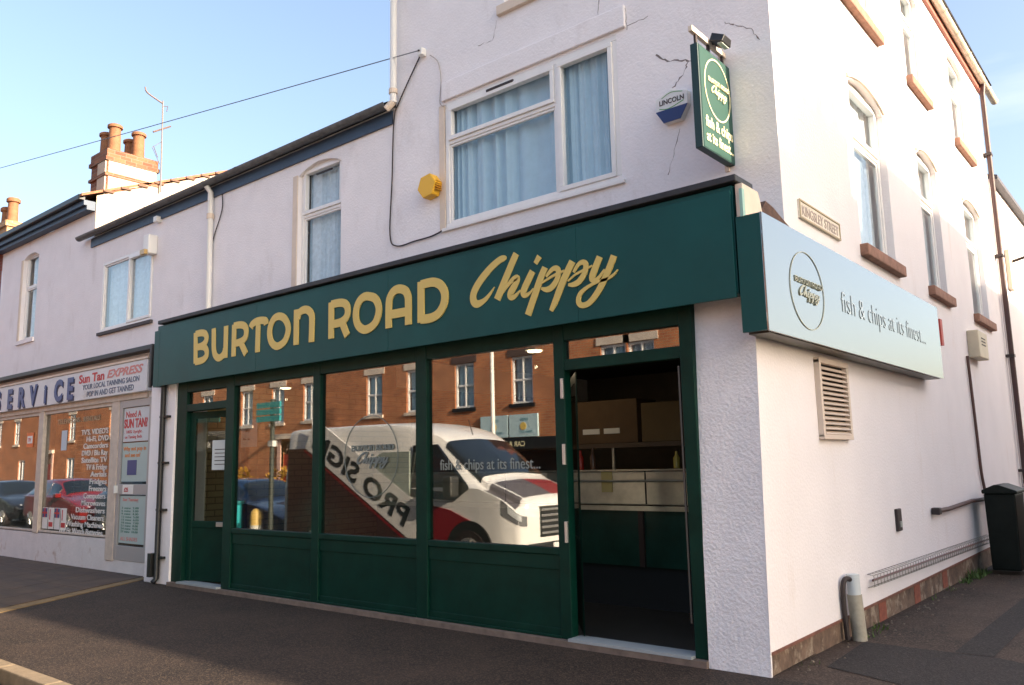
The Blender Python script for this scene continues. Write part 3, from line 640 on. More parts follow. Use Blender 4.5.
def circle(T, cu, cz, ru, rz, w_, d, th=.004, gap=(0, 0), mb=None):
    pts = [(cu+ru*math.cos(2*math.pi*k/48), cz+rz*math.sin(2*math.pi*k/48)) for k in range(48)]
    mb = mb or MB(); mb.ribbon(T, pts, w_, d, th, True); return mb
def logo(T, cu, cz, ru, rz, par, m, ring=0.012, thin=1.0):
    mb = circle(T, cu, cz, ru, rz, ring, .001)
    s = 1.62*ru/4.95
    lettering(T, s, s*1.15*rz/ru*0.9, ox=-5.64, oz=3.23, cx=cu, cz=cz+rz*.22, d=.001, parts='B', mb=mb, bw=SW*thin)
    s2 = 1.25*ru/1.78
    lettering(T, s2, s2*rz/ru*.95, ox=-2.0, oz=3.2, cx=cu, cz=cz-rz*.08, d=.0015, parts='C', mb=mb)
    return mb.build('logo', m, par, weld=False)
# shop window vinyls
v = MB(); TG = TF(FY+.044)
o = thing('window_vinyl', 'thin etched round logo on the middle wide shop window', 'window decal', (-4.3, FY+.04, 1.2))
VIN = mat('etched_vinyl', (.17, .20, .19), .6); VINW = mat('white_vinyl', (.26, .28, .25), .6)
logo(TG, -4.42, 1.66, .44, .44, o, VIN, .006, .7)
t = text('fish & chips at its finest...', TG, -3.36, 1.50, .15, fit=1.27); o = t.build('window_lettering', VINW); tag(o, 'thin white words fish & chips at its finest on the third wide window', 'window decal')

# ---- side sign
ss = thing('side_sign', 'long glossy teal box sign with logo and slogan on the side wall', 'sign', (0.17, 2.3, 2.42))
b = MB(); b.box(0.003, 0.19, -0.10, 5.28, 2.50, 3.33); b.build('box', TEAL, ss, bevel=.004)
b = MB(); b.box(0.19, 0.205, -0.125, 5.33, 2.47, 3.37); b.build('face_panel', TEALGL, ss, bevel=.003)
b = MB(); b.box(0.02, 0.18, -0.06, 5.22, 2.465, 2.499); b.build('underside_tray', mat('dark_metal', (.08, .08, .07), .4, .6), ss)
b = MB(); b.box(0.001, .189, -.124, -.101, 2.475, 3.365); b.build('end_panel', TEAL, ss)
TSS = TS(.206)
LINE = mat('brass_line', (.46, .43, .30), .25, .3); 
logo(TSS, 0.73, 2.89, .38, .32, ss, LINE, .007, .6)
text('fish & chips at its finest...', TSS, 1.57, 2.83, .28, fit=3.0, bold=-.014).build('slogan', mat('brown_lettering', (.44, .45, .42), .12, spec=.9, coat=1.0), ss)
tag(MB().box(0.0, .05, 6.2, 6.32, 3.0, 3.36).build('bracket_plate', REDP, bevel=.004), 'small red upright plate fixed on the side wall beyond the box sign', 'plate')

# ---- blade sign
bs = thing('blade_sign', 'hanging green blade sign projecting from the front wall near the corner', 'sign', (-.43, .6, 4.15))
b = MB(); b.box(-.48, -.41, .26, .92, 4.16, 5.10); b.build('panel', mat('blade_edge', (.006, .035, .035), .5), bs, bevel=.004)
TB = TS(-.407); b = MB(); b.box(-.410, -.407, .285, .915, 4.17, 5.09); b.build('face', BLADE, bs)
logo(TB, .60, 4.77, .25, .28, bs, PALEGOLD, .014)
t = text('fish & chips', TB, .33, 4.37, .14, fit=.53, bold=.02); text('at its finest...', TB, .33, 4.24, .13, fit=.53, bold=.02, mb=t); t.build('slogan', PALEGOLD, bs)
b = MB(); b.box(-.47, -.43, .22, .885, 5.20, 5.25); b.build('arm', CREAM, bs, bevel=.004)
b = MB(); b.box(-.50, -.46, .865, .884, 4.12, 5.30); b.build('wall_plate', CREAM, bs)
for y in (.26, .5, .78): MB().box(-.46, -.44, y+.04, y+.07, 5.09, 5.20).build('hanger', CABLE, bs)
fo_ = thing('floodlight', 'small black floodlight fixed on the blade sign arm', 'floodlight', (-.38, .62, 5.2))
b = MB(); b.hexa([(-.42, .52, 5.22), (-.30, .52, 5.18), (-.30, .70, 5.18), (-.42, .70, 5.22), (-.40, .54, 5.30), (-.28, .54, 5.24), (-.28, .68, 5.24), (-.40, .68, 5.30)]); b.build('housing', BLACK, fo_, bevel=.005)
b = MB(); b.box(-.35, -.31, .54, .68, 5.172, 5.185); b.build('lens', mat('lens', (.5, .55, .5), .2), fo_)
b = MB(); b.box(-.47, -.40, .60, .62, 5.22, 5.26); b.build('bracket', BLACK, fo_)

# ---- alarm boxes, light, brackets, cables on the front wall
al = thing('alarm_box', 'yellow hexagonal alarm box beside the large upstairs window', 'alarm box', (-4.23, .8, 4.7))
hx = [(-4.23+.155*math.cos(rad(60*k+8)), 4.86+.155*math.sin(rad(60*k+8))) for k in range(6)]
b = MB(); b.prism(Tu, hx, -.13, 0); b.build('case', YELLOW, al, bevel=.01)
b = MB()
for k in range(5): b.tb(Tu, -4.11, -4.075, -.115+0, -.02, 4.79+.025*k, 4.80+.025*k)
b.build('louvre', mat('orange_plastic', (.55, .26, .01), .5), al)
c = fp(675, 107); sh_ = [(-.17, .10), (.0, .16), (.17, .10), (.17, -.03), (.09, -.165), (-.09, -.165), (-.17, -.03)]
al = thing('alarm_box', 'white and blue shield shaped alarm box reading LINCOLN near the blade sign', 'alarm box', (c[0], .8, c[1]-.2))
b = MB(); b.prism(Tu, [(c[0]+u, c[1]+z) for u, z in sh_], -.07, 0); b.build('case', WHITEP, al, bevel=.008)
b = MB(); b.prism(Tu, [(c[0]+u, c[1]+z) for u, z in [(-.168, -.035), (.168, -.035), (.089, -.163), (-.089, -.163)]], -.076, -.0705); b.build('blue_base', mat('deep_blue', (.01, .03, .14), .4), al)
text('LINCOLN', Tu, c[0]-.13, c[1]+.02, .07, d=.0705, fit=.26, bold=.02).build('lettering', CABLE, al)
b = MB(); b.ribbon(Tu, sm([(c[0]-.13, c[1]-.01), (c[0]-.03, c[1]-.03), (c[0]+.13, c[1]+.01)], 5), [.008]*11, .0705, .002)
b.ribbon(Tu, sm([(c[0]-.10, c[1]+.09), (c[0]+.0, c[1]+.125), (c[0]+.12, c[1]+.10)], 5), [.006]*11, .0705, .002); b.build('swoosh', mat('swoosh_green', (.10, .35, .08), .5), al)

def cable(name, pts, r_, m, lab, cat='cable', par=None, smooth=True):
    q = sm([tuple(p) for p in pts], 6) if len(pts) > 2 else pts
    o = MB().tube(q, r_, 6).build(name, m, par, smooth=True)
    if lab: tag(o, lab, cat)
    return o
def F3(px, py, off=.02): p = P(px, py, 'y', UY-off); return (p.x, p.y, p.z)
b = thing('cable_bracket', 'small white wall bracket holding the overhead wire at the tall block', 'bracket', (-4.38, .85, 6.6))
MB().box(-4.42, -4.34, .80, .885, 6.60, 6.70).build('insulator', WHITEP, b, bevel=.01); MB().tube([(-4.38, .8, 6.66), (-4.385, .785, 6.655)], .012).build('hook', CABLE, b)
far = CAM+ray(-260, 235)*34
pts = []
p0 = Vector((-4.385, .79, 6.655))
for k in range(13):
    t = k/12; p = p0.lerp(far, t); p.z -= 4*0.10*t*(1-t); pts.append(p)
tag(MB().tube(pts, .007, 5).build('overhead_wire', mat('wire_grey', (.16, .18, .20), .6), None, smooth=True), 'thin overhead telephone wire running across the sky to the tall block', 'wire')
cable('wall_cable', [F3(420, 56), F3(400, 100), F3(394, 120), F3(392, 180), F3(390, 235), F3(397, 246), F3(415, 241), F3(432, 236), F3(447, 228)], .009, CABLE, 'thin dark cable looping down beside the tall block corner to the big window')
cable('wall_cable', [F3(430, 55), F3(438, 62), F3(441, 80), F3(440, 103), F3(446, 106)], .006, mat('pale_cable', (.4, .36, .34), .6), 'short pale cable curving from the wire bracket to the big window lintel')
gp = thing('drainpipe', 'white upright drainpipe on the tall block edge above the lower roof', 'drainpipe', (-4.86, .8, 6.0))
MB().tube([(-4.84, .80, 9.4), (-4.86, .80, 6.12)], .045, 12).build('pipe', WHITEP, gp, smooth=True)
MB().tube([(-4.86, .80, 6.30), (-4.86, .80, 6.24)], .058, 12).build('collar', CREAM, gp); MB().tube([(-4.86, .80, 6.13), (-4.94, .75, 6.04)], .045, 12).build('shoe', CREAM, gp)

# ---- side wall furniture
ns = thing('street_nameplate', 'cream street nameplate with faded lettering above the box sign', 'nameplate', (.02, 1.78, 3.67))
b = MB(); b.box(0, .018, 1.23, 2.32, 3.665, 3.84); b.build('plate', mat('cream_enamel', (.70, .63, .52), .5, var=.15, vscale=12), ns, bevel=.003)
b = MB(); T_ = TS(.018)
b.tb(T_, 1.23, 2.32, -.008, 0, 3.825, 3.84); b.tb(T_, 1.23, 2.32, -.008, 0, 3.665, 3.68); b.tb(T_, 1.23, 1.245, -.007, 0, 3.68, 3.825); b.tb(T_, 2.305, 2.32, -.007, 0, 3.68, 3.825); b.build('rim', mat('rim_tan', (.45, .36, .22), .6), ns)
text('KINGSLEY STREET', T_, 1.28, 3.705, .13, fit=.98, bold=.01, d=.0005).build('lettering', mat('faded_black', (.42, .34, .30), .7), ns)
lv = thing('louvre_vent', 'cream louvred air vent on the side wall under the box sign', 'vent', (.03, 1.8, 1.7))
b = MB(); b.box(0, .05, 1.33, 1.38, 1.72, 2.40); b.box(0, .05, 2.07, 2.12, 1.72, 2.40); b.box(0, .052, 1.33, 2.12, 1.70, 1.74); b.box(0, .052, 1.33, 2.12, 2.37, 2.42); b.build('frame', mat('vent_cream', (.62, .52, .44), .6), lv, bevel=.004)
b = MB()
for k in range(14):
    z = 1.745+k*.044; b.hexa([(.055, 1.38, z), (.055, 2.07, z), (.048, 2.07, z-.006), (.048, 1.38, z-.006), (.012, 1.38, z+.032), (.012, 2.07, z+.032), (.005, 2.07, z+.026), (.005, 1.38, z+.026)])
b.build('louvres', MC['vent_cream'], lv); MB().box(.001, .004, 1.38, 2.07, 1.74, 2.37).build('backing', DARKIN, lv)
sp = thing('soil_pipe_stub', 'short grey pipe stub with a pale cap standing at the side wall', 'pipe', (.11, 1.72, 0))
MB().tube([(.10, 1.68, -.05), (.08, 1.68, .36)], .062, 14).build('pipe', mat('grey_pipe', (.33, .30, .24), .6, var=.25, vscale=9), sp, smooth=True)
MB().tube([(.08, 1.68, .36), (.078, 1.68, .53)], .055, 14).build('cap', mat('pale_cap', (.52, .56, .58), .5), sp, smooth=True)
MB().tube(sm([(.07, 1.64, .49), (.05, 1.57, .50), (.035, 1.54, .44), (.03, 1.54, .28), (.035, 1.56, .0)], 5), .022, 8).build('hose', CABLE, sp, smooth=True)
mb_ = thing('meter_box', 'cream utility box high on the side wall with a cable below', 'utility box', (.06, 8.5, 3.0))
MB().box(0, .16, 8.15, 8.85, 3.0, 3.42).build('case', mat('box_cream', (.58, .50, .36), .5, var=.1), mb_, bevel=.015)
b = MB(); [b.box(.161, .166, 8.35, 8.65, 3.2+.05*k, 3.215+.05*k) for k in range(3)]; b.build('slots', CABLE, mb_)
cable('wall_cable', [(.03, 7.88, 3.0), (.03, 7.92, 2.6), (.03, 7.98, 1.9), (.03, 8.02, 1.3), (.03, 8.12, 1.05), (.04, 8.16, .9), (.04, 8.14, .5), (.04, 8.16, .22)], .022, mat('brown_cable', (.10, .05, .04), .7), 'dark brown cable running down the side wall to the wheelie bin')
wp = thing('waste_pipe', 'dark brown waste pipe lying level on the side wall near the bin', 'pipe', (.05, 6.6, .8))
MB().tube([(.05, 5.0, .88), (.05, 5.6, .87), (.05, 7.0, .90), (.05, 8.15, .88)], .028, 8).build('pipe', mat('brown_pipe', (.09, .045, .035), .6), wp, smooth=True)
MB().box(.01, .10, 4.93, 5.04, .84, .92).build('socket', CABLE, wp, bevel=.01)
ho = thing('wall_socket', 'small black broken socket plate on the side wall', 'socket', (.01, 3.5, .75))
MB().box(0, .03, 3.42, 3.58, .76, .99).build('plate', CABLE, ho, bevel=.008); MB().box(.031, .04, 3.47, 3.54, .80, .86).build('cover', mat('grey_cover', (.3, .32, .3), .5), ho)
ct = thing('cable_tray', 'long wire cage tray clipped low along the side wall', 'cable tray', (.05, 5, .2))
b = MB()
for (x, dz) in ((.07, .05), (.07, -.05), (.02, .06), (.02, -.06), (.07, 0)):
    b.tube([(x, 2.28, .395+dz), (x, 7.98, .31+dz)], .0035, 4)
for k in range(54):
    y = 2.3+k*.1065; z = .395-.085*(y-2.28)/5.7
    b.tube([(.015, y, z+.06), (.072, y, z+.05), (.072, y, z-.05), (.015, y, z-.06)], .0026, 4)
b.build('mesh', mat('galvanised', (.25, .23, .20), .5, .5), ct, weld=False)
MB().tube([(.04, 2.38, .39), (.04, 5, .35), (.04, 7.95, .305)], .013, 8).build('pipe', mat('maroon_pipe', (.16, .07, .06), .6), ct, smooth=True)
rp = thing('drainpipe', 'dark red-brown tall downpipe at the far end of the side wall', 'drainpipe', (.08, 11.6, -.1))
MB().tube([(.12, 11.62, 8.66), (.09, 11.62, 8.45), (.09, 11.62, -.12)], .045, 12).build('pipe', mat('oxide_pipe', (.06, .028, .026), .5, var=.3), rp, smooth=True)
b = MB(); [b.box(0, .14, 11.54, 11.70, z, z+.05) for z in (1.2, 3.3, 5.2, 7.2)]; b.build('clip', CABLE, rp)

# wheelie bin
wb = thing('wheelie_bin', 'black wheelie bin standing against the side wall at the right edge', 'bin', (.42, 7.55, zg(7.55)))
zb = zg(7.55); b = MB()
b.hexa([(.19, 7.18, zb+.06), (.54, 7.18, zb+.06), (.54, 7.82, zb+.06), (.19, 7.82, zb+.06), (.18, 7.15, zb+1.09), (.56, 7.15, zb+1.09), (.56, 7.85, zb+1.09), (.18, 7.85, zb+1.09)])
BINM = mat('bin_black', (.006, .009, .007), .5, var=.4, vscale=5, spec=.2); b.build('body', BINM, wb, bevel=.02)
b = MB(); b.prism(lambda u, d, z: (u, 7.11+d, z), [(.165, zb+1.09), (.59, zb+1.09), (.59, zb+1.13), (.38, zb+1.21), (.32, zb+1.21), (.165, zb+1.14)], 0, .80); b.build('lid', BINM, wb, bevel=.012)
for x in (.13, .50): MB().lathe((x, 7.80, zb+.1), [(.1, 0), (.1, .05)], 16, 'x').build('wheel', CABLE, wb)
MB().tube([(.2, 7.92, zb+.96), (.5, 7.92, zb+.96)], .016).build('handle', BINM, wb)
b = MB(); b.ribbon(TF(7.245), sm([(.20, zb+.80), (.30, zb+.78), (.38, zb+.86), (.50, zb+.84)], 5), [.05]*16, -.035, .004); b.build('sticker', mat('bin_sticker', (.35, .36, .33), .6), wb)
b = MB(); b.box(.70, 1.15, 7.7, 8.1, -.2, 1.0); tag(b.build('brick_pier', BRKR, bevel=.01), 'low brick pier beside the wheelie bin at the right edge', 'wall')
b = MB(); random.seed(5)
def weed(x, y, z, n, s):
    for _ in range(n):
        a = random.random()*6.28; l = s*random.uniform(.5, 1.2); dx, dy = math.cos(a)*l*.5, math.sin(a)*l*.5; px_, py_ = x+random.uniform(-.08, .08), y+random.uniform(-.15, .15)
        px_ = max(px_, .03); h_ = l*random.uniform(.4, 1)
        b.face([(px_-dy*.2, py_+dx*.2, z), (px_+dy*.2, py_-dx*.2, z), (px_+dx, py_+dy, z+h_)])
for y, n, s in ((1.95, 20, .06), (2.3, 22, .07), (4.4, 14, .05), (5.3, 18, .05), (6.1, 50, .10), (6.6, 70, .13), (7.0, 60, .11), (.5, 10, .04), (7.3, 30, .1)): weed(.08, y, zg(y), n, s)
w_ = b.build('weeds', mat('weed_green', (.07, .12, .025), .8, var=.4, vscale=20), weld=False, recalc=False); w_['kind'] = 'stuff'
b = MB()
for _ in range(70):
    y = random.uniform(.3, 7.4); x = .05+abs(random.gauss(0, .12)); r_ = random.uniform(.004, .012)
    b.hexa([(x-r_, y-r_, zg(y)), (x+r_, y-r_, zg(y)), (x+r_, y+r_, zg(y)), (x-r_, y+r_, zg(y)), (x-r_*.6, y-r_*.7, zg(y)+r_), (x+r_*.7, y-r_*.5, zg(y)+r_), (x+r_*.5, y+r_*.6, zg(y)+r_), (x-r_*.5, y+r_*.5, zg(y)+r_)])
w_ = b.build('rubble', mat('rubble_grit', (.16, .13, .10), .9, var=.4, vscale=20), weld=False); w_['kind'] = 'stuff'

# ================================================================== LOWER WING (two storeys, x -13.55 .. -4.9)
lw = thing('terrace_house', 'two storey lavender white rendered house between the tall block and the higher left house', 'house', (-9.2, 4, 0))
ops = [(-6.95, -5.99, 3.95, 5.80, .13), (-13.08, -11.10, 4.14, 5.48, .05)]
w = MB(); wall(w, Tu, -13.55, XL, 3.4, 6.1, ops)
archfill(w, Tu, -6.95, -5.99, 5.80, .12, .12)
w.mi = 1
crackline(Tu, [fp(232, 259), fp(240, 257)], .012); crackline(Tu, [fp(241, 286), fp(250, 284)], .01)
wall(w, TN(8.0), -13.55, XL, 0, 6.1, [])
w.build('wall', [RENDER, CRACK], lw)
window(lw, Tu, *ops[0][:4], d=.09, fr=.05, panes=[(0, 1, 0, .62), (0, 1, .62, 1, 1)], curtain=NET, folds=5, vent=(-6.6, -6.25, 5.63, 5.65))
w2 = window(lw, Tu, *ops[1][:4], d=.03, fr=.055, panes=[(0, .52, 0, 1), (.52, 1, 0, 1, 1)], curtain=NET, folds=5, gl=glass('sky_glass', 2.6, (.9, .95, .97)))
MB().tb(Tu, -13.12, -11.06, -.05, .04, 4.08, 4.135).build('sill', mat('dark_sill', (.06, .05, .05), .7), w2)
jb = MB(); jb.tb(Tu, -7.07, -6.96, -.01, .05, 3.95, 5.70); jb.build('window_surround', CREAM, lw)
b = MB(); b.box(-13.62, -4.95, UY-.03, UY-.002, 5.885, 6.06); b.build('fascia_board', NAVY, lw)
halfgutter((-13.95, .76, 6.12), (-4.93, .76, 6.12), .07, GUTG, lw, out=Vector((0, 1, 0)))
rr = MB(); rr.face([(-13.55, .72, 6.12), (XL-.002, .72, 6.12), (XL-.002, 4.4, 8.0), (-13.55, 4.4, 8.0)]); rr.face([(-13.55, 4.4, 8.0), (XL-.002, 4.4, 8.0), (XL-.002, 8.1, 6.12), (-13.55, 8.1, 6.12)])
rr.build('roof', SLATE, lw)
b = MB(); b.box(-9.42-.01, -9.36, .5, .884, 0, 3.5)
pd = thing('drainpipe', 'white downpipe on the terrace wall above the left part of the shop sign', 'drainpipe', (-9.15, .8, 3.8))
MB().tube([(-9.2, .74, 6.05), (-9.2, .82, 5.95), (-9.15, .82, 3.6)], .045, 12).build('pipe', WHITEP, pd, smooth=True); MB().tube([(-9.19, .82, 5.60), (-9.19, .82, 5.52)], .058, 12).build('collar', CREAM, pd)
cable('wall_cable', [F3(222, 192), F3(222, 210), F3(213, 240), F3(209, 265), F3(207, 300)], .009, CABLE, 'thin dark cable crossing beside the white downpipe above the shop sign')
sl_ = thing('security_light', 'small white security light over the right corner of the left upstairs window', 'light', (-11.1, .75, 5.3))
MB().box(-11.2, -11.0, .72, .884, 5.28, 5.62).build('housing', WHITEP, sl_, bevel=.02); MB().box(-11.18, -11.02, .66, .72, 5.26, 5.34).build('lens', mat('amber_lens', (.5, .33, .12), .3), sl_)
sl_ = thing('sensor_box', 'tiny white sensor under the gutter right of the left house', 'sensor', (-10.7, .8, 5.8))
MB().box(-11.0, -10.88, .78, .884, 5.83, 5.93).build('case', WHITEP, sl_, bevel=.01)

# service shop ground floor
YS = .25; Tq = TF(YS)
sv = thing('service_shopfront', 'cream framed repair shop front with white lettered glass left of the chip shop', 'shopfront', (-13, .3, 0))
b = MB(); wall(b, Tq, -18.3, -9.23, 0, 3.45, [(-17.6, -13.90, .52, 2.68, .06), (-13.70, -10.98, .52, 2.68, .06), (-10.72, -9.66, .20, 2.68, .06)]); b.face([(-18.3, .25, 3.45), (-9.4, .25, 3.45), (-9.4, .885, 3.45), (-18.3, .885, 3.45)])
b.build('wall', mat('peeling_white', (.70, .66, .65), .9, var=.08, vscale=3, bump=.4, bscale=30, stain=(.40, .28, .22), sscale=(1.5, 1.5, 1.2), srange=(.60, .72)), sv)
b = MB()
for a, c in ((-17.6, -13.90), (-13.70, -10.98)):
    b.tb(Tq, a, c, .0, .06, .50, .55); b.tb(Tq, a, c, 0, .06, 2.62, 2.69)
b.tb(Tq, -13.91, -13.69, -.02, .06, .5, 2.69); b.tb(Tq, -10.99, -10.72, -.02, .06, .18, 2.70); b.tb(Tq, -17.6, -9.8, -.03, .02, 2.68, 2.80)
b.build('window_frame', mat('cream_alu', (.58, .49, .41), .6, var=.15, vscale=8), sv, bevel=.005)
for a, c in ((-17.6, -13.91), (-13.69, -10.99)): MB().tb(Tq, a, c, .04, .048, .55, 2.62).build('shop_window', GLS, sv)
b = MB(); b.tb(Tq, -18.3, -9.45, -.16, .62, 3.38, 3.46); b.tb(Tq, -9.52, -9.45, -.16, 0, 2.8, 3.40); b.build('hood', BLACK, sv, bevel=.01)
dv = MB(); a, c = -10.72, -9.68
dv.tb(Tq, a, a+.09, -.01, .05, .20, 2.68); dv.tb(Tq, c-.07, c, -.01, .05, .20, 2.68); dv.tb(Tq, a+.09, c-.07, -.008, .048, .20, .42); dv.tb(Tq, a+.09, c-.07, -.008, .048, 2.56, 2.68); dv.tb(Tq, a+.09, c-.07, -.008, .048, 1.20, 1.36)
do = dv.build('door', mat('grey_alu', (.42, .40, .39), .5, .2), sv, bevel=.004); MB().tb(Tq, a+.09, c-.07, .02, .026, .42, 2.56).build('pane', glass('door_glass', 1.45), do)
MB().tb(Tq, a+.02, a+.06, -.06, -.01, 1.22, 1.34).build('handle', WHITEP, do, bevel=.004)
# interior
b = MB(); b.box(-18.2, -9.5, 2.2, 2.25, 0, 3.2); b.box(-18.2, -9.5, .6, 2.2, 3.1, 3.15); b.box(-9.5, -9.46, .4, 2.2, 0, 3.1); b.box(-18.2, -9.5, .35, 2.2, 0.1, .14); b.build('interior', mat('dim_interior', (.05, .045, .04), .9), sv)
b = MB()
for z in [k*.085+.45 for k in range(24)]: b.tube([(-13.6, .75, z), (-11.6, .75, z)], .008, 4)
for x in [-13.5+k*.35 for k in range(6)]: b.tube([(x, .745, .4), (x, .745, 2.4)], .008, 4)
b.build('security_grille', mat('grille_grey', (.35, .33, .30), .5, .4), sv, weld=False)
# its sign
sgn = thing('service_sign', 'long white shop sign with blue SERVICE letters and red tanning text', 'sign', (-13, .2, 2.8))
MB().tb(Tq, -18.2, -9.69, -.10, 0, 2.77, 3.26).build('board', mat('sign_white', (.66, .66, .68), .45, var=.06, vscale=3, stain=(.4, .3, .22), sscale=(.7, .7, 3), srange=(.6, .75)), sgn, bevel=.006)
MB().tb(Tq, -18.2, -9.66, -.115, 0, 3.265, 3.30).build('trim', CREAM, sgn)
BL = mat('letter_blue', (.02, .05, .20), .4); BLS = mat('letter_blue_shadow', (.01, .015, .06), .5)
Tl = TF(YS-.10)
for dx, dz, dd, m_, nm in ((.035, -.03, .001, BLS, 'letter_shadow'), (0, 0, .008, BL, 'lettering')):
    t = MB()
    for ch, xx in (('S', -15.95), ('E', -15.36), ('R', -14.82), ('V', -14.25), ('i', -13.60), ('C', -13.16), ('E', -12.62)):
        text(ch, Tl, xx+dx+.09, 2.83+dz, .50 if ch != 'i' else .46, d=dd, th=.006, sx=.98, bold=.045, mb=t)
    for ch, xx in (('T', -17.6), ('V', -17.15)): text(ch, Tl, xx+dx, 2.89+dz, .5, d=dd, th=.006, bold=.03, mb=t)
    t.build(nm, m_, sgn)
RL = mat('letter_red', (.50, .03, .03), .5); RLF = mat('letter_faded_red', (.60, .22, .20), .5); NV = mat('letter_grey_blue', (.10, .13, .20), .5)
text('Sun Tan', Tl, -12.08, 3.06, .20, fit=.95, bold=.03).build('red_lettering', RL, sgn); text('EXPRESS', Tl, -11.04, 3.07, .18, fit=1.22, bold=.03, shear=.3).build('faded_lettering', RLF, sgn)
t = text('YOUR LOCAL TANNING SALON', Tl, -11.92, 2.94, .12, fit=2.0, bold=.015); text('POP IN AND GET TANNED', Tl, -11.75, 2.81, .13, fit=1.65, bold=.015, mb=t); t.build('small_lettering', NV, sgn)
# window vinyl lettering list
WV = mat('window_white', (.78, .77, .75), .5); TgS = TF(YS+.036)
t = MB()
lst = ["TV'S, VIDEO'S", 'Hi-Fi, DVD', 'Camcorders', 'DVD / Blu Ray', 'Satellite TV', 'TV & Fridge', 'Aerials', 'Fridges', 'Freezers', 'Computers', 'Microwaves', 'Dishwashers', 'Vacuum Cleaners', 'Washing Machines', 'We Fit Watch Batteries']
for k, s_ in enumerate(lst):
    z = 2.22-k*.118; w__ = [1.05, .85, .95, 1.0, 1.0, .80, .62, .65, .66, .85, .92, 1.12, 1.28, 1.45, 1.75][k]
    text(s_, TgS, -11.14-w__, z-.03, .125, fit=w__*.96, bold=.012, mb=t)
o = t.build('window_lettering', WV); tag(o, 'white list of repaired goods lettered on the repair shop window', 'window decal')
t = text('TELEVISIONS . RENTALS', TgS, -13.2, 2.42, .12, fit=1.7, bold=.01); o = t.build('window_lettering', mat('window_tan', (.40, .30, .18), .5)); tag(o, 'faint tan line of words across the top of the repair shop window', 'window decal')
for xx, nm in ((-13.62, 'leftmost of the four small flag posters low in the repair shop window'), (-13.36, 'second of the four small flag posters low in the repair shop window'), (-13.10, 'third of the four small flag posters low in the repair shop window'), (-12.84, 'rightmost of the four small flag posters low in the repair shop window')):
    p = MB(); p.tb(Tq, xx, xx+.22, .034, .038, .58, .95); po = p.build('poster', WHITEP); tag(po, nm, 'poster', 'small posters low in the repair shop window')
    if xx in (-13.62, -13.10):
        q = MB(); q.tb(Tq, xx+.01, xx+.21, .030, .033, .78, .94); q.build('flag_blue', BL, po)
        q = MB(); q.tb(Tq, xx+.09, xx+.13, .026, .029, .78, .94); q.tb(Tq, xx+.01, xx+.21, .025, .028, .845, .875); q.build('flag_cross', RL, po)
    else:
        q = MB(); q.tb(Tq, xx+.03, xx+.19, .030, .033, .62, .70); q.tb(Tq, xx+.05, xx+.08, .030, .033, .74, .92); q.build('print', RL, po)
p = MB(); p.tb(Tq, -14.55, -14.25, .030, .036, 2.05, 2.32); po = p.build('sticker', mat('orange_sticker', (.75, .16, .02), .5)); tag(po, 'square orange sticker in the left repair shop window', 'sticker')
q = MB(); q.tb(Tq, -14.52, -14.28, .026, .029, 2.12, 2.26); q.build('panel', WHITEP, po); q = MB(); text('TV', TF(YS+.026), -14.47, 2.15, .1, mb=q, bold=.02); q.build('print', RL, po)
p = MB(); p.tb(Tq, -13.0, -12.78, .034, .038, 1.95, 2.3); po = p.build('notice', mat('pale_notice', (.5, .58, .66), .5)); tag(po, 'small pale notice in the upper repair shop window', 'notice')
# door posters
TD = TF(YS+.016)
def poster(z0, z1, m_, lab):
    p = MB(); p.tb(TF(YS), -10.61, -9.79, .014, .018, z0, z1); return tag(p.build('poster', m_), lab, 'poster')
PW = mat('poster_white', (.60, .62, .64), .5, var=.05); PG = mat('poster_pale', (.42, .52, .50), .5, var=.05)
po = poster(2.02, 2.55, PW, 'white poster asking Need A SUN TAN in red at the top of the tanning door')
t = text('Need A', TD, -10.55, 2.40, .14, fit=.5, bold=.015); text('SUN TAN?', TD, -10.59, 2.24, .19, fit=.76, bold=.04, mb=t); text('. 100% Upright .', TD, -10.57, 2.15, .07, fit=.6, mb=t); text('on Tanning Beds', TD, -10.55, 2.07, .07, fit=.55, mb=t); t.build('print', RL, po)
po = poster(1.40, 2.00, PG, 'pale poster with orange question and blue picture in the middle of the tanning door')
t = text('Why not pop in', TD, -10.58, 1.88, .09, fit=.74, bold=.02); text('and see us?', TD, -10.52, 1.78, .09, fit=.5, bold=.02, mb=t); t.build('print', mat('orange_ink', (.65, .20, .03), .5), po)
q = MB(); q.tb(TF(YS), -10.42, -10.12, .009, .012, 1.50, 1.73); q.build('picture', BL, po)
po = poster(.46, 1.18, PG, 'pale poster with a green price table at the bottom of the tanning door')
t = MB()
for k in range(9): text('%d mins  %d.00' % (3+k*3, 2+k), TD, -10.55, .98-k*.045, .045, fit=.55, mb=t)
t.build('print', mat('green_ink', (.02, .16, .10), .5), po)
t = text('Sun Tanning', TD, -10.52, 1.10, .07, fit=.5, bold=.02); text('ALL SHADES', TD, -10.55, .50, .08, fit=.55, mb=t); t.build('heading', RLF, po)
q = MB(); q.tb(Tq, -10.50, -10.15, -.012, -.009, 1.21, 1.35); po = q.build('label', WHITEP); tag(po, 'small square price label on the tanning door middle rail', 'label'); text('£25', TF(YS-.0125), -10.44, 1.245, .09, bold=.02).build('print', RL, po)
rp = thing('drainpipe', 'thin black drainpipe on the white pilaster left of the chip shop door', 'drainpipe', (-9.25, -.04, 0))
MB().tube([(-8.765, -.05, 2.78), (-8.765, -.05, .08), (-8.765, -.10, .03)], .038, 10).build('pipe', BLACK, rp, smooth=True)
b = MB(); [b.box(-8.84, -8.62, -.06, -.002, z, z+.03) for z in (.35, 1.0, 1.65, 2.3)]; b.build('clip', BLACK, rp)
b = MB(); b.box(-8.90, -8.81, -.12, 0, .1, .42); b.build('rubber_guard', BLACK, rp)

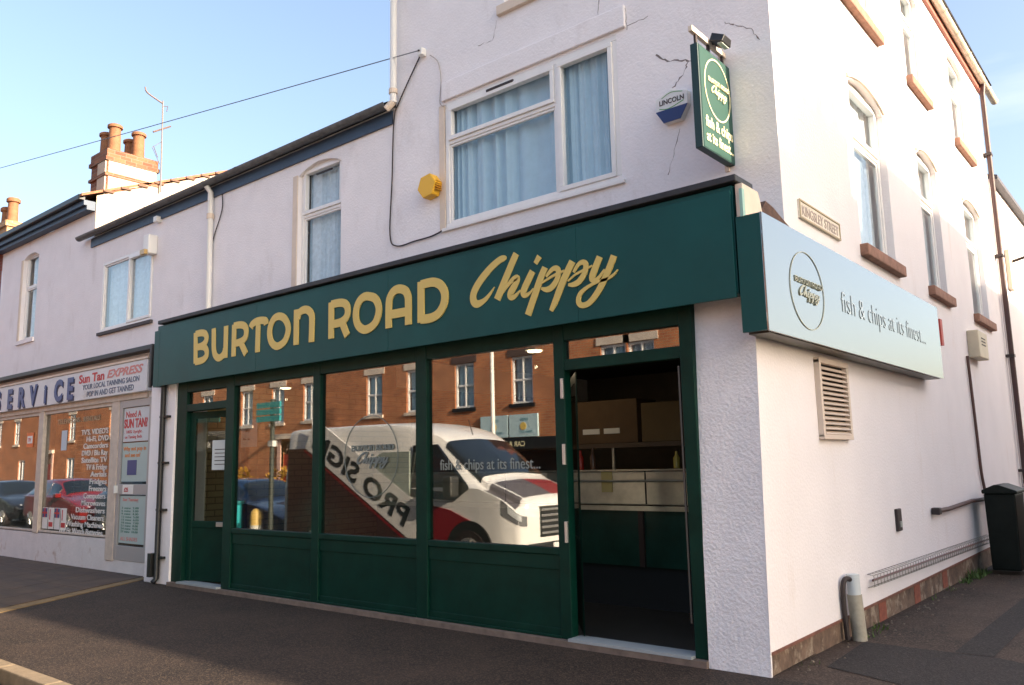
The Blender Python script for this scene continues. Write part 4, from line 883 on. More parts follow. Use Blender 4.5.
# ================================================================== LEFT HOUSE (x -18.35 .. -13.55, higher eaves) with gable wall and chimney
lh = thing('terrace_house', 'lavender white rendered house with navy eaves and a sunlit gable at the left', 'house', (-16, 4, 0))
wop = [(-17.05, -16.23, 4.42, 6.34, .14)]
w = MB(); wall(w, Tu, -18.35, -13.55, 3.4, 6.62, wop); archfill(w, Tu, -17.05, -16.23, 6.34, .1, .13)
g = [(UY, 6.0), (UY, 6.93), (4.4, 8.45), (8.2, 6.9), (8.2, 0), (UY, 0)]
w.mi = 1; w.face([(-13.54, y, z) for y, z in g]); w.mi = 0; w.face([(-18.35, y, z) for y, z in g]); w.face([(-13.55, 8.2, 0), (-18.35, 8.2, 0), (-18.35, 8.2, 6.9), (-13.55, 8.2, 6.9)])
w.build('wall', [RENDER, mat('gable_render', (.46, .385, .31), .9, var=.15, vscale=2, bump=.3)], lh)
window(lh, Tu, *wop[0][:4], d=.1, fr=.05, panes=[(0, 1, 0, .62), (0, 1, .62, 1)], folds=5)
MB().tb(Tu, -17.15, -16.2, -.04, .1, 4.34, 4.42).build('sill', RENDER, lh)
MB().tb(Tu, -17.17, -17.06, -.01, .05, 4.42, 6.25).build('window_surround', CREAM, lh)
b = MB(); b.box(-18.4, -13.56, .72, UY-.003, 6.62, 6.80); b.box(-18.4, -13.56, .66, .72, 6.70, 6.80); b.build('fascia_board', NAVY, lh)
b = MB(); b.box(-18.4, -13.62, .58, .72, 6.80, 6.92); b.build('gutter', BLACK, lh, bevel=.02)
rr = MB(); rr.hexa([(-18.4, .60, 6.86), (-13.53, .60, 6.86), (-13.53, 4.4, 8.47), (-18.4, 4.4, 8.47), (-18.4, .60, 6.91), (-13.53, .60, 6.91), (-13.53, 4.4, 8.52), (-18.4, 4.4, 8.52)])
rr.hexa([(-18.4, 4.4, 8.47), (-13.5, 4.4, 8.47), (-13.5, 8.3, 6.88), (-18.4, 8.3, 6.88), (-18.4, 4.4, 8.52), (-13.5, 4.4, 8.52), (-13.5, 8.3, 6.93), (-18.4, 8.3, 6.93)])
rr.build('roof', TILE, lh)
vt = MB()
for k in range(20):
    y = 1.0+k*.34; z = 6.86+(y-.6)*.424 if y < 4.4 else 8.47-(y-4.4)*.4
    vt.box(-13.56, -13.50, y, y+.2, z+.012, z+.05)
vt.build('verge_tiles', mat('brown_verge', (.14, .075, .05), .8, var=.3), lh, weld=False)
chm = MB(); x0, x1, y0, y1 = -14.27, -13.56, 1.06, 2.08
chm.box(x0, x1, y0, y1, 6.9, 7.72); chm.box(x0-.05, x1+.03, y0-.04, y1+.04, 7.72, 7.80); chm.box(x0-.02, x1+.01, y0-.015, y1+.015, 7.80, 7.97); chm.box(x0-.04, x1+.03, y0-.04, y1+.03, 7.40, 7.46)
ch = chm.build('chimney', brick('chimney_brick', (.30, .125, .06), (.19, .06, .032), (.24, .17, .12)), lh)
chm = MB(); chm.prism(TS(x1+.024), [(y0+.02, 7.07), (y1-.16, 7.39), (y0+.02, 7.39)], 0, .022); chm.box(x1+.001, x1+.02, y0+.02, y1-.02, 7.47, 7.71); chm.box(x0+.35, x1-.02, y0-.03, y0-.001, 6.95, 7.39); chm.box(x0+.35, x1-.02, y0-.03, y0-.001, 7.47, 7.71)
chm.build('render_patch', mat('warm_render', (.50, .40, .31), .9, var=.15, vscale=5), ch)
for x, y, hh in ((-13.72, 1.25, .60), (-13.72, 1.74, .58), (-14.08, 1.25, .52), (-14.08, 1.74, .52)):
    MB().lathe((x, y, 7.95), [(.135, 0), (.12, .08), (.11, hh-.08), (.145, hh-.07), (.145, hh-.02), (.12, hh), (.09, hh), (.09, hh-.1)], 18).build('chimney_pot', POT, ch, smooth=True)
an = thing('tv_aerial', 'thin bent rooftop aerial behind the four-pot chimney', 'aerial', (-13.5, 2.12, 7.4))
MB().tube([(-13.48, 2.13, 7.3), (-13.48, 2.10, 9.30)], .016, 6).build('mast', mat('mast_grey', (.16, .13, .12), .6), an, smooth=True)
MB().tube(sm([(-13.5, 1.72, 9.48), (-13.5, 1.76, 9.38), (-13.5, 1.95, 9.30), (-13.5, 2.1, 9.25)], 4), .018, 6).build('antenna_arm', mat('aerial_brown', (.12, .08, .07), .6), an)
MB().tube([(-13.5, 1.93, 8.56), (-13.5, 2.3, 8.80)], .02, 6).build('lower_boom', MC['aerial_brown'], an)
b = MB(); b.tube([(-13.4, 2.0, 8.0), (-13.6, 2.0, 8.3)], .008, 5); b.tube([(-13.5, 2.12, 8.4), (-13.45, 1.9, 8.2), (-13.5, 2.1, 7.9)], .006, 5); b.tube([(-13.5, 2.10, 9.18), (-13.5, 2.22, 9.22), (-13.5, 2.2, 9.1)], .01, 5); b.build('elements', MC['aerial_brown'], an)
# brick house at far left
bh = thing('brick_house', 'red brick house with two chimney pots at the left edge', 'house', (-23, 4, 0))
w = MB(); wall(w, Tu, -26, -18.36, 0, 6.7, [(-20.2, -19.3, 4.4, 6.2, .1)]); w.build('wall', BRKR, bh); window(bh, Tu, -20.2, -19.3, 4.4, 6.2, d=.08)
rr = MB(); rr.face([(-26, .6, 6.7), (-18.42, .6, 6.7), (-18.42, 4.4, 8.4), (-26, 4.4, 8.4)]); rr.build('roof', TILE, bh)
b = MB(); b.box(-26, -18.42, .6, .75, 6.62, 6.78); b.build('gutter', BLACK, bh)
ch = MB(); ch.box(-19.4, -18.45, .95, 1.75, 6.6, 7.35); ch.box(-19.46, -18.40, .90, 1.80, 7.35, 7.48); c_ = ch.build('chimney', BRKY, bh)
for x, y, h_ in ((-18.65, 1.12, .62), (-19.0, 1.12, .46)): MB().lathe((x, y, 7.48), [(.14, 0), (.12, .1), (.11, h_-.12), (.15, h_-.1), (.15, h_-.03), (.12, h_), (.09, h_)], 16).build('chimney_pot', POT, c_, smooth=True)

# ================================================================== building beyond along the side street
nb = thing('white_house', 'lower cream white house beyond the corner building on the side street', 'house', (-2.5, 16, 0))
w = MB(); wall(w, TS(0.02), 11.78, 24, -.3, 6.8, [(15.0, 16.4, 3.6, 5.4, .1)]); w.face([(.02, 11.78, -.3), (-5, 11.78, -.3), (-5, 11.78, 6.8), (.02, 11.78, 6.8)]); w.build('wall', SIDER, nb)
window(nb, TS(.02), 15.0, 16.4, 3.6, 5.4, d=.08, panes=[(0, 1, 0, .6), (0, 1, .6, 1)])
rr = MB(); rr.hexa([(.16, 11.8, 6.78), (.16, 24, 6.78), (-5, 24, 6.8), (-5, 11.8, 6.8), (.16, 11.8, 6.86), (.16, 24, 6.86), (-5, 24, 8.6), (-5, 11.8, 8.6)]); rr.build('roof', SLATE, nb)
bl = thing('wall_bracket', 'dark iron bracket with a cream board on the house beyond the downpipe', 'bracket', (.3, 13, 4.8))
MB().tube([(.03, 13.0, 5.35), (1.1, 13.0, 5.6)], .03, 6).build('arm', CABLE, bl); MB().box(.03, .10, 12.6, 12.95, 4.75, 5.55).build('board', mat('board_tan', (.55, .46, .36), .6), bl)

# ================================================================== houses over the side street (they shade the side wall)
def shouse(y0, y1, ze, zr_, lab, m_, wins):
    h_ = thing('side_street_house', lab, 'house', (12, (y0+y1)/2, 0))
    ops = [(a, a+1.0, z, z+1.5, .1) for a in wins for z in (1.0, 3.8)]
    w = MB(); wall(w, TW(9.6), y0, y1, 0, ze, ops)
    for y in (y0, y1): w.face([(9.6, y, 0), (15.4, y, 0), (15.4, y, ze), (12.5, y, zr_-.1), (9.6, y, ze)])
    w.build('wall', m_, h_)
    for o in ops: window(h_, TW(9.6), *o[:4], d=.06, panes=[(0, 1, 0, .5), (0, 1, .5, 1)], folds=4)
    r_ = MB(); r_.hexa([(9.4, y0-.01, ze-.12), (9.4, y1+.01, ze-.12), (12.5, y1+.01, zr_-.08), (12.5, y0-.01, zr_-.08), (9.4, y0-.01, ze), (9.4, y1+.01, ze), (12.5, y1+.01, zr_+.04), (12.5, y0-.01, zr_+.04)])
    r_.hexa([(15.6, y1, ze-.12), (15.6, y0, ze-.12), (12.5, y0, zr_-.08), (12.5, y1, zr_-.08), (15.6, y1, ze), (15.6, y0, ze), (12.5, y0, zr_+.04), (12.5, y1, zr_+.04)])
    r_.build('roof', SLATE, h_); return h_
h1 = thing('side_street_house', 'deep brick corner house over the side street with a broad chimney stack', 'house', (16, 4, 0))
w = MB(); ops = [(a, a+1.0, z, z+1.5, .1) for a in (2.5, 4.6) for z in (1.0, 4.2)]; wall(w, TW(9.6), 1.8, 6.3, 0, 7.6, ops); wall(w, TF(1.8), 9.6, 25, 0, 7.6, [(a, a+1.1, z, z+1.6, .1) for a in (11, 14, 17, 20) for z in (1.0, 4.2)]); wall(w, TN(6.3), 9.6, 25, 0, 7.6, [])
w.build('wall', BRK, h1)
for o in ops: window(h1, TW(9.6), *o[:4], d=.06, panes=[(0, 1, 0, .5), (0, 1, .5, 1)], folds=4)
for a in (11, 14, 17, 20):
    for z in (1.0, 4.2): window(h1, TF(1.8), a, a+1.1, z, z+1.6, d=.06, panes=[(0, 1, 0, .5), (0, 1, .5, 1)], folds=4)
MB().hexa([(9.45, 1.65, 7.55), (25.1, 1.65, 7.55), (25.1, 6.31, 7.55), (9.45, 6.31, 7.55), (10.5, 2.6, 8.35), (24.5, 2.6, 8.35), (24.5, 5.4, 8.35), (10.5, 5.4, 8.35)]).build('roof', SLATE, h1)
MB().box(10.6, 11.6, 3.45, 4.95, 8.0, 9.05).build('chimney', BRKR, h1)
for k in range(3): MB().lathe((11.1, 3.75+.45*k, 9.05), [(.14, 0), (.12, .4), (.15, .42), (.1, .45)], 12).build('chimney_pot', POT, h1)
shouse(6.32, 11.6, 6.6, 9.85, 'taller brick middle house over the side street', BRKR, (7.2, 9.6))
shouse(11.62, 18.0, 6.2, 9.30, 'brick farthest house over the side street', BRK, (12.6, 15.0))

# ================================================================== opposite side of the main road (seen in the shop windows)
YO = -13.3
def orow(x0, x1, lab, m_, ups, ze=7.0, door=None, shop=None, stone=True, lows=()):
    h_ = thing('row_house', lab, 'house', ((x0+x1)/2, YO-4, 0))
    T = TN(YO)
    ops = [(x-.42, x+.42, 3.35, 4.80, .12) for x in ups]+[(x-.5, x+.5, .9, 2.4, .12) for x in lows]
    if door: ops.append((door-.5, door+.5, 0.02, 2.6, .2))
    if shop: ops.append((shop[0], shop[1], .3, 2.3, .15))
    w = MB(); wall(w, T, x0, x1, 0, ze, ops); w.face([(x0, YO, 0), (x0, YO-8, 0), (x0, YO-8, ze), (x0, YO, ze)]); w.face([(x1, YO, 0), (x1, YO-8, 0), (x1, YO-8, ze), (x1, YO, ze)])
    w.build('wall', m_, h_)
    for x in ups:
        wd = window(h_, T, x-.42, x+.42, 3.35, 4.80, d=.08, panes=[(0, .5, 0, .5), (.5, 1, 0, .5), (0, .5, .5, 1), (.5, 1, .5, 1)], sash=.02, folds=4, curtain=CURT if random.random() < .5 else NET)
        MB().tb(T, x-.5, x+.5, -.06, .08, 3.24, 3.35).build('sill', CREAM if stone else BLACK, wd)
        MB().tb(T, x-.55, x+.55, -.02, .06, 4.81, 5.03).build('lintel', CREAM if stone else mat('dark_lintel', (.10, .06, .05), .8), wd)
    for x in lows:
        wd = window(h_, T, x-.5, x+.5, .9, 2.4, d=.08, panes=[(0, .5, 0, 1), (.5, 1, 0, 1)], folds=4)
        MB().tb(T, x-.6, x+.6, -.06, .08, .8, .9).build('sill', CREAM, wd)
    if door:
        d_ = MB(); d_.tb(T, door-.5, door+.5, .12, .17, .02, 2.1); d_.build('door', REDP, h_)
        MB().tb(T, door-.5, door+.5, .12, .14, 2.12, 2.6).build('fanlight', GLW, h_)
        MB().tb(T, door-.72, door-.5, -.05, .1, 0, 2.7).build('door_surround', mat('pink_surround', (.72, .45, .36), .6), h_); MB().tb(T, door+.5, door+.72, -.05, .1, 0, 2.7).build('door_surround', MC['pink_surround'], h_)
        MB().tb(T, door-.8, door+.8, -.15, .1, 2.7, 2.9).build('porch', CREAM, h_)
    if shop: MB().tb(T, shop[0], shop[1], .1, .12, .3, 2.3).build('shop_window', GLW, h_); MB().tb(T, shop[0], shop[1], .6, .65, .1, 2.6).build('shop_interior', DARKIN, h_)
    r_ = MB(); r_.hexa([(x0, YO+.25, ze), (x1, YO+.25, ze), (x1, YO-4, ze+2.6), (x0, YO-4, ze+2.6), (x0, YO+.25, ze+.1), (x1, YO+.25, ze+.1), (x1, YO-4, ze+2.7), (x0, YO-4, ze+2.7)]); r_.build('roof', SLATE, h_)
    b = MB(); b.box(x0+.2, x0+1.1, YO-4.4, YO-3.4, ze+1.8, ze+3.8); c_ = b.build('chimney', BRKR, h_)
    for k in (0, 1): MB().lathe((x0+.42+.45*k, YO-3.9, ze+3.8), [(.14, 0), (.12, .5), (.14, .52), (.1, .54)], 10).build('chimney_pot', POT, c_)
    return h_
random.seed(11)
orow(-11.35, -3.0, 'orange brick house opposite with paired upstairs windows, nearest the side street', BRK, (-9.75, -8.85, -5.6), shop=(-8, -4.5))
hs = orow(-16.95, -11.37, 'orange brick house opposite with pale blue banners over a dark shop', BRK, (-15.45, -13.05), shop=(-16.6, -11.8), stone=False)
orow(-22.6, -16.97, 'deep orange brick house opposite reflected in the middle shop window', BRK, (-19.85, -17.75), lows=(-19.6,))
orow(-27.0, -22.62, 'orange brick house opposite with a red front door and pink surround', BRK, (-23.6, -25.7), door=-24.9)
orow(-33.0, -27.02, 'orange brick house opposite with an arched doorway behind yellow hedges', BRK, (-27.9, -31.0), door=-29.4)
orow(-43.0, -33.02, 'long red brick house opposite reflected in the repair shop glass', BRK, (-35, -38, -41), lows=(-36, -40), stone=True)
orow(-60.0, -43.02, 'brick house opposite, farthest in the row', BRK, (-46, -50, -54, -57), door=-49, lows=(-46, -53))
for xx, lab in ((-14.15, 'pale blue banner with small print over the dark shop opposite, left in the glass'), (-12.98, 'pale blue banner with an orange emblem over the dark shop opposite, right in the glass')):
    b = MB(); b.tb(TN(YO), xx-.55, xx+.55, -.08, -.02, 2.34, 3.02); bo = b.build('banner', mat('banner_blue', (.50, .66, .70), .5)); tag(bo, lab, 'banner')
    t = MB(); Tm = lambda u, d, z: (-u, YO+.08-d, z)
    text('OPEN', Tm, -xx-.2, 2.82, .12, mb=t, bold=.02); text('EVERY DAY', Tm, -xx-.35, 2.45, .1, mb=t); t.build('print', mat('banner_ink', (.12, .3, .35), .5), bo)
    b = MB(); b.lathe((xx, YO+.081, 2.66), [(.12, 0), (.12, .008)], 16, 'y'); b.build('emblem', mat('emblem_yellow', (.7, .5, .12), .5), bo)
sgb = MB(); sgb.tb(TN(YO), -16.8, -11.7, -.10, -.002, 1.98, 2.32); so2 = sgb.build('shop_sign', BLACK); tag(so2, 'dark shop sign with pale letters under the blue banners opposite', 'sign')
text('CAR & NOR', lambda u, d, z: (-u, YO+.10-d, z), 12.9, 2.06, .22, bold=.02).build('lettering', PALEGOLD, so2)

# street lamp opposite, bollard, direction sign, cabinet
sl_ = thing('street_lamp', 'tall white lamp column on the opposite pavement seen in the third wide window', 'street lamp', (-12.6, -11.4, 0))
MB().tube([(-12.6, -11.4, 0), (-12.6, -11.4, 7.5)], .07, 10, .045).build('column', WHITEP, sl_, smooth=True); MB().tube([(-12.6, -11.4, 7.5), (-12.6, -10.6, 7.8)], .04, 8).build('arm', WHITEP, sl_); MB().box(-12.72, -12.48, -10.8, -10.2, 7.75, 7.87).build('lantern', ALU, sl_, bevel=.02)
sl_ = thing('street_lamp', 'slim pale pole on the opposite pavement seen in the middle wide window', 'street lamp', (-21.0, -11.2, 0))
MB().tube([(-20.4, -11.2, 0), (-20.4, -11.2, 6.2)], .06, 10, .04).build('column', WHITEP, sl_, smooth=True); MB().tube([(-20.7, -11.2, 0), (-20.45, -11.2, 6.0)], .03, 10, .03).build('stay', WHITEP, sl_, smooth=True)
bo = thing('bollard', 'round topped yellow bollard on the pavement in front of the blue car', 'bollard', (-10.3, -2.35, 0))
MB().lathe((-10.3, -2.35, 0), [(.095, 0), (.095, .74), (.085, .80), (.05, .85), (.015, .865)], 20).build('post', mat('bollard_yellow', (.62, .42, .12), .5), bo, smooth=True)
MB().lathe((-10.3, -2.35, .5), [(.098, 0), (.098, .08)], 20).build('band', mat('band_white', (.6, .6, .55), .4), bo)
ds = thing('direction_sign', 'fingerpost with three turquoise blades on a dark pole near the kerb', 'signpost', (-9.78, -2.3, 0))
MB().tube([(-9.78, -2.3, 0), (-9.78, -2.3, 2.75)], .04, 10).build('pole', mat('sign_pole', (.05, .06, .055), .5), ds, smooth=True); MB().box(-9.85, -9.71, -2.34, -2.26, 1.93, 2.03).build('collar', WHITEP, ds)
TQ = mat('turquoise', (.03, .42, .45), .4)
for k in range(3):
    b = MB(); b.box(-10.16, -9.46, -2.25, -2.22, 2.36+.12*k, 2.455+.12*k); bb = b.build('blade', TQ, ds)
    text(('City Centre', 'Cathedral', 'Castle')[k], lambda u, d, z: (-u, -2.219-d*-1, z), 9.52, 2.385+.12*k, .07, fit=.5).build('lettering', WHITEP, bb)
cbn = thing('utility_cabinet', 'turquoise kerbside cabinet left of the yellow bollard', 'cabinet', (-11.3, -2.4, 0))
MB().box(-11.95, -11.05, -2.55, -2.2, .0, .92).build('body', TQ, cbn, bevel=.02); MB().box(-11.98, -11.02, -2.58, -2.17, .92, .98).build('lid', mat('dark_turq', (.02, .2, .22), .5), cbn, bevel=.01)
# hedges opposite
b = MB(); random.seed(9)
for _ in range(2600):
    x = random.uniform(-31.5, -22.7); 
    if -25.6 < x < -24.2: continue
    h_ = .75+.75*abs(math.sin(x*2.1))*.6+.4; z = random.uniform(.1, h_); y = -12.0+random.gauss(0, .22); s = .09; a, c_ = random.random()*6.3, random.uniform(-1, 1)
    d1 = Vector((math.cos(a)*s, math.sin(a)*s, c_*s)); d2 = Vector((-math.sin(a)*s*.6, math.cos(a)*s*.6, .5*s)); p = Vector((x, y, z)); b.face([p-d1, p-d2, p+d1, p+d2])
hd = b.build('hedge', mat('golden_hedge', (.40, .22, .03), .8, var=.5, vscale=8), weld=False, recalc=False); tag(hd, 'golden yellow hedge along the fronts of the brick houses opposite', 'hedge')

# ================================================================== vehicles
def loft(st, ring):     # st: list of (x, params) -> rings of half section mirrored
    mb = MB(); rings = []
    for s_ in st:
        half = ring(*s_[1:]); pts = [(s_[0], y, z) for y, z in half]+[(s_[0], -y, z) for y, z in reversed(half[:-1])]
        rings.append(pts)
    n = len(rings[0]); base = 0
    for r_ in rings: mb.v += [Vector(p) for p in r_]
    for k in range(len(rings)-1):
        for j in range(n-1): mb.f.append([k*n+j, k*n+j+1, (k+1)*n+j+1, (k+1)*n+j]); mb.m.append(0)
        mb.f.append([k*n+n-1, k*n, (k+1)*n, (k+1)*n+n-1]); mb.m.append(0)
    mb.f.append(list(range(n))); mb.f.append([(len(rings)-1)*n+j for j in reversed(range(n))]); mb.m += [0, 0]
    return mb, rings
def sect(hw, zb, zm, zt, hwt):       # bottom half width, bottom, belt, top, top half width
    if zt-zm < .05: return [(hw*.9, zb), (hw, zb+.15), (hw, zb+(zm-zb)*.5), (hw*.985, zm-.03), (hw*.97, zm), (hw*.9, zm+(zt-zm)*.5), (hw*.5, zt), (0, zt+.01)]
    return [(hw*.9, zb), (hw, zb+.15), (hw, zb+(zm-zb)*.5), (hw*.985, zm-.03), (hw*.97, zm), (hwt, zt-.08), (hwt*.82, zt-.01), (0, zt+.02)]
def wheels(par, xs, hw, r_, zg_=0):
    for x in xs:
        for s in (-1, 1):
            ty = MB().lathe((x, s*(hw-.10)-.10, r_), [(r_*.7, 0), (r_*.97, .0), (r_, .04), (r_, .16), (r_*.97, .2), (r_*.7, .2)], 24, 'y').build('wheel', CABLE, par, local=True, smooth=True)
            rm = MB(); y_ = s*(hw-.10)+(.10 if s > 0 else -.115); rm.lathe((x, y_, r_), [(r_*.66, 0), (r_*.66, .015)], 20, 'y')
            for k in range(5):
                a = k*6.28/5; rm.tube([(x, y_+.008+s*.008, r_), (x+math.cos(a)*r_*.62, y_+.008+s*.008, r_+math.sin(a)*r_*.62)], .025, 5)
            rm.build('rim', ALU, ty, local=True)
def cr1(a, b, c, d, t):
    return tuple(0.5*((2*q)+(-p+r)*t+(2*p-5*q+4*r-u)*t*t+(-p+3*q-3*r+u)*t*t*t) for p, q, r, u in zip(a, b, c, d))
def refine(R_, mk=4, mj=3):
    def line(pts, m, ten=.55):
        out = []; N = len(pts)
        for k in range(N-1):
            p0, p1, p2, p3 = pts[max(0, k-1)], pts[k], pts[k+1], pts[min(N-1, k+2)]
            for i in range(m):
                t = i/m; c_ = cr1(p0, p1, p2, p3, t); l_ = tuple(a+(b-a)*t for a, b in zip(p1, p2)); out.append(tuple(ten*a+(1-ten)*b for a, b in zip(c_, l_)))
        out.append(tuple(pts[-1])); return out
    rows = [line(r_, mj) for r_ in R_]; cols = [line([r_[j] for r_ in rows], mk) for j in range(len(rows[0]))]
    return [[c[k] for c in cols] for k in range(len(cols[0]))]
class Skin:
    def __init__(s, R_, mk=4, mj=3):
        s.mk, s.mj, s.n = mk, mj, len(R_[0]); s.R = refine(R_, mk, mj)
    def body(s):
        mb = MB(); n = len(s.R[0]); K = len(s.R)
        for r_ in s.R: mb.v += [Vector(p) for p in r_]
        for k in range(K-1):
            for j in range(n-1): mb.f.append([k*n+j, k*n+j+1, (k+1)*n+j+1, (k+1)*n+j]); mb.m.append(0)
            mb.f.append([k*n+n-1, k*n, (k+1)*n, (k+1)*n+n-1]); mb.m.append(0)
        mb.f.append(list(range(n))); mb.f.append([(K-1)*n+j for j in reversed(range(n))]); mb.m += [0, 0]; return mb
    def at(s, k, j):
        k *= s.mk; j *= s.mj; k = max(0, min(len(s.R)-1.0001, k)); j = max(0, min(len(s.R[0])-1.0001, j)); a, b = int(k), int(j); u, v = k-a, j-b
        P_ = lambda x, y: Vector(s.R[x][y]); return P_(a, b).lerp(P_(a+1, b), u).lerp(P_(a, b+1).lerp(P_(a+1, b+1), u), v)
    def patch(s, k0, k1, j0, j1, off=.012, nk=6, nj=6, mb=None, side=0):
        if side: j0, j1 = s.n-1-j1, s.n-1-j0
        mb = mb or MB(); G = []
        for a in range(nk+1):
            row = []
            for b in range(nj+1):
                k, j = k0+(k1-k0)*a/nk, j0+(j1-j0)*b/nj; p = s.at(k, j); e = .12
                n_ = (s.at(k+e, j)-s.at(k-e, j)).cross(s.at(k, j+e)-s.at(k, j-e)).normalized(); c = Vector((p.x*.9, 0, .75))
                if n_.dot(p-c) < 0: n_ = -n_
                row.append((p+n_*off, p-n_*.01))
            G.append(row)
        for a in range(nk):
            for b in range(nj): mb.face([G[a][b][0], G[a+1][b][0], G[a+1][b+1][0], G[a][b+1][0]])
        for a in range(nk):
            for b in (0, nj): mb.face([G[a][b][0], G[a+1][b][0], G[a+1][b][1], G[a][b][1]])
        for b in range(nj):
            for a in (0, nk): mb.face([G[a][b][0], G[a][b+1][0], G[a][b+1][1], G[a][b][1]])
        return mb
CG = mat('car_glass', (.012, .016, .018), .04, spec=.8, coat=1.0)
HL = mat('headlight_glass', (.55, .58, .60), .08, coat=1.0); TLM = mat('tail_red', (.35, .01, .01), .2); DKT = mat('dark_trim', (.02, .02, .02), .5)
def car(lab, loc, rz, color, hatch=True, sc=1.0, L=4.1):
    c = thing('parked_car', lab, 'car', loc, 'cars parked along the kerb'); 
    pm = mat('paint_'+color[0], color[1], .25, coat=1.0, spec=.6)
    f = L/2
    st = [(f, .62, .32, .55, .56, .4), (f-.12, .78, .24, .66, .68, .5), (f-.6, .84, .20, .82, .86, .6), (f-1.05, .85, .2, .92, .96, .62), (f-1.25, .85, .2, .94, 1.04, .68), (f-1.85, .85, .2, .95, 1.40, .58), (f-2.3, .85, .2, .95, 1.46, .6), (f-3.1, .85, .2, .96, 1.44, .6), (f-3.65, .85, .2, .97, 1.34, .58), (f-3.98, .82, .25, .97, 1.0, .66), (-f, .74, .3, .9, .93, .6)]
    mb, R_ = loft(st, sect); K_ = Skin(R_); body = K_.body().build('body', pm, c, local=True, smooth=True)
    n = len(R_[0]); g = MB()
    K_.patch(4.05, 4.93, 5.15, n-6.15, nj=12).build('windscreen', CG, c, local=True)
    K_.patch(8.1, 8.85, 5.2, n-6.2, nj=12).build('rear_window', CG, c, local=True)
    for s in (0, 1):
        J = (lambda k, j: R_[k][j] if s == 0 else R_[k][n-1-j])
        for a, b_ in ((5, 6), (6, 7), (7, 8)):
            K_.patch(a+.05-(.4 if a == 5 else 0), b_-.05, 4.1, 4.88, .010, side=s).build('side_window', CG, c, local=True)
        y = .62*(1 if s == 0 else -1)
        MB().hexa([(f-.14, y-.14, .58), (f-.02, y-.12, .56), (f-.10, y+.13, .56), (f-.28, y+.13, .60), (f-.18, y-.14, .70), (f-.10, y-.12, .68), (f-.2, y+.13, .68), (f-.36, y+.13, .74)]).build('headlight', HL, c, local=True, bevel=.01)
        MB().box(-f-.01, -f+.14, y-.1, y+.14, .72, .88).build('tail_light', TLM, c, local=True, bevel=.01)
        yy = .93*(1 if s == 0 else -1); MB().box(f-1.45, f-1.27, min(yy, yy*.93)-.05, max(yy, yy*.93)+.05, .93, 1.05).build('wing_mirror', pm, c, local=True, bevel=.02)
    MB().box(f-.16, f+.01, -.42, .42, .34, .52).build('grille', DKT, c, local=True, bevel=.01); MB().box(-f-.02, -f+.02, -.26, .26, .52, .63).build('number_plate', YELLOW, c, local=True)
    MB().box(f-.02, f+.02, -.26, .26, .38, .48).build('number_plate', WHITEP, c, local=True)
    wheels(c, (f-.78, -f+.75), .84, .31); c.rotation_euler.z = rz; c.scale = (sc,)*3; return c
car('dark blue hatchback parked behind the van, nearest the fingerpost', (-14.0, -4.85, -.12), 0, ('blue', (.012, .035, .10)))
car('pale blue hatchback parked second in the kerbside line behind the blue one', (-19.3, -4.8, -.12), 0, ('paleblue', (.05, .10, .17)), sc=1.03)
car('red hatchback parked third in the kerbside line, mirrored in the repair shop glass', (-24.2, -4.75, -.12), 0, ('red', (.22, .014, .014)), sc=1.03)
car('black car parked fourth and farthest left along the kerb', (-29.2, -4.75, -.12), 0, ('black', (.012, .012, .014)))

# van: front towards +x, near side towards the shop
vn = thing('parked_van', 'white panel van with dark red stripes and diagonal lettering parked facing right', 'van', (-7.95, -4.25, -.12))
f = 2.85; VW = mat('van_white', (.80, .78, .76), .3, coat=.6); VR = mat('van_red', (.22, .012, .02), .35); VG = mat('van_grey', (.10, .09, .10), .4)
def vsect(hw, zb, zm, zt, hwt):
    return [(hw*.93, zb), (hw, zb+.12), (hw, (zb+zm)/2), (hw, zm), (hw*.99, zm+.03), (hwt, zt-.14), (hwt*.9, zt-.03), (0, zt+.01)]
st = [(f, .70, .42, .86, 1.02, .55), (f-.08, .88, .36, .90, 1.15, .74), (f-.35, .97, .32, 1.12, 1.28, .80), (f-.72, .99, .30, 1.26, 1.42, .82), (f-.86, .99, .3, 1.28, 1.50, .80), (f-1.66, .99, .3, 1.30, 2.10, .78), (f-2.0, .99, .3, 1.30, 2.26, .82), (f-2.5, .99, .3, 1.30, 2.38, .86), (f-3.2, .99, .3, 1.3, 2.42, .88), (-f+.2, .99, .3, 1.3, 2.42, .88), (-f, .95, .34, 1.3, 2.36, .85)]
mb, R_ = loft(st, vsect); K_ = Skin(R_); K_.body().build('body', VW, vn, local=True, smooth=True); n = len(R_[0])
K_.patch(4.02, 4.95, 5.06, n-6.06, .012, nj=14).build('windscreen', CG, vn, local=True)
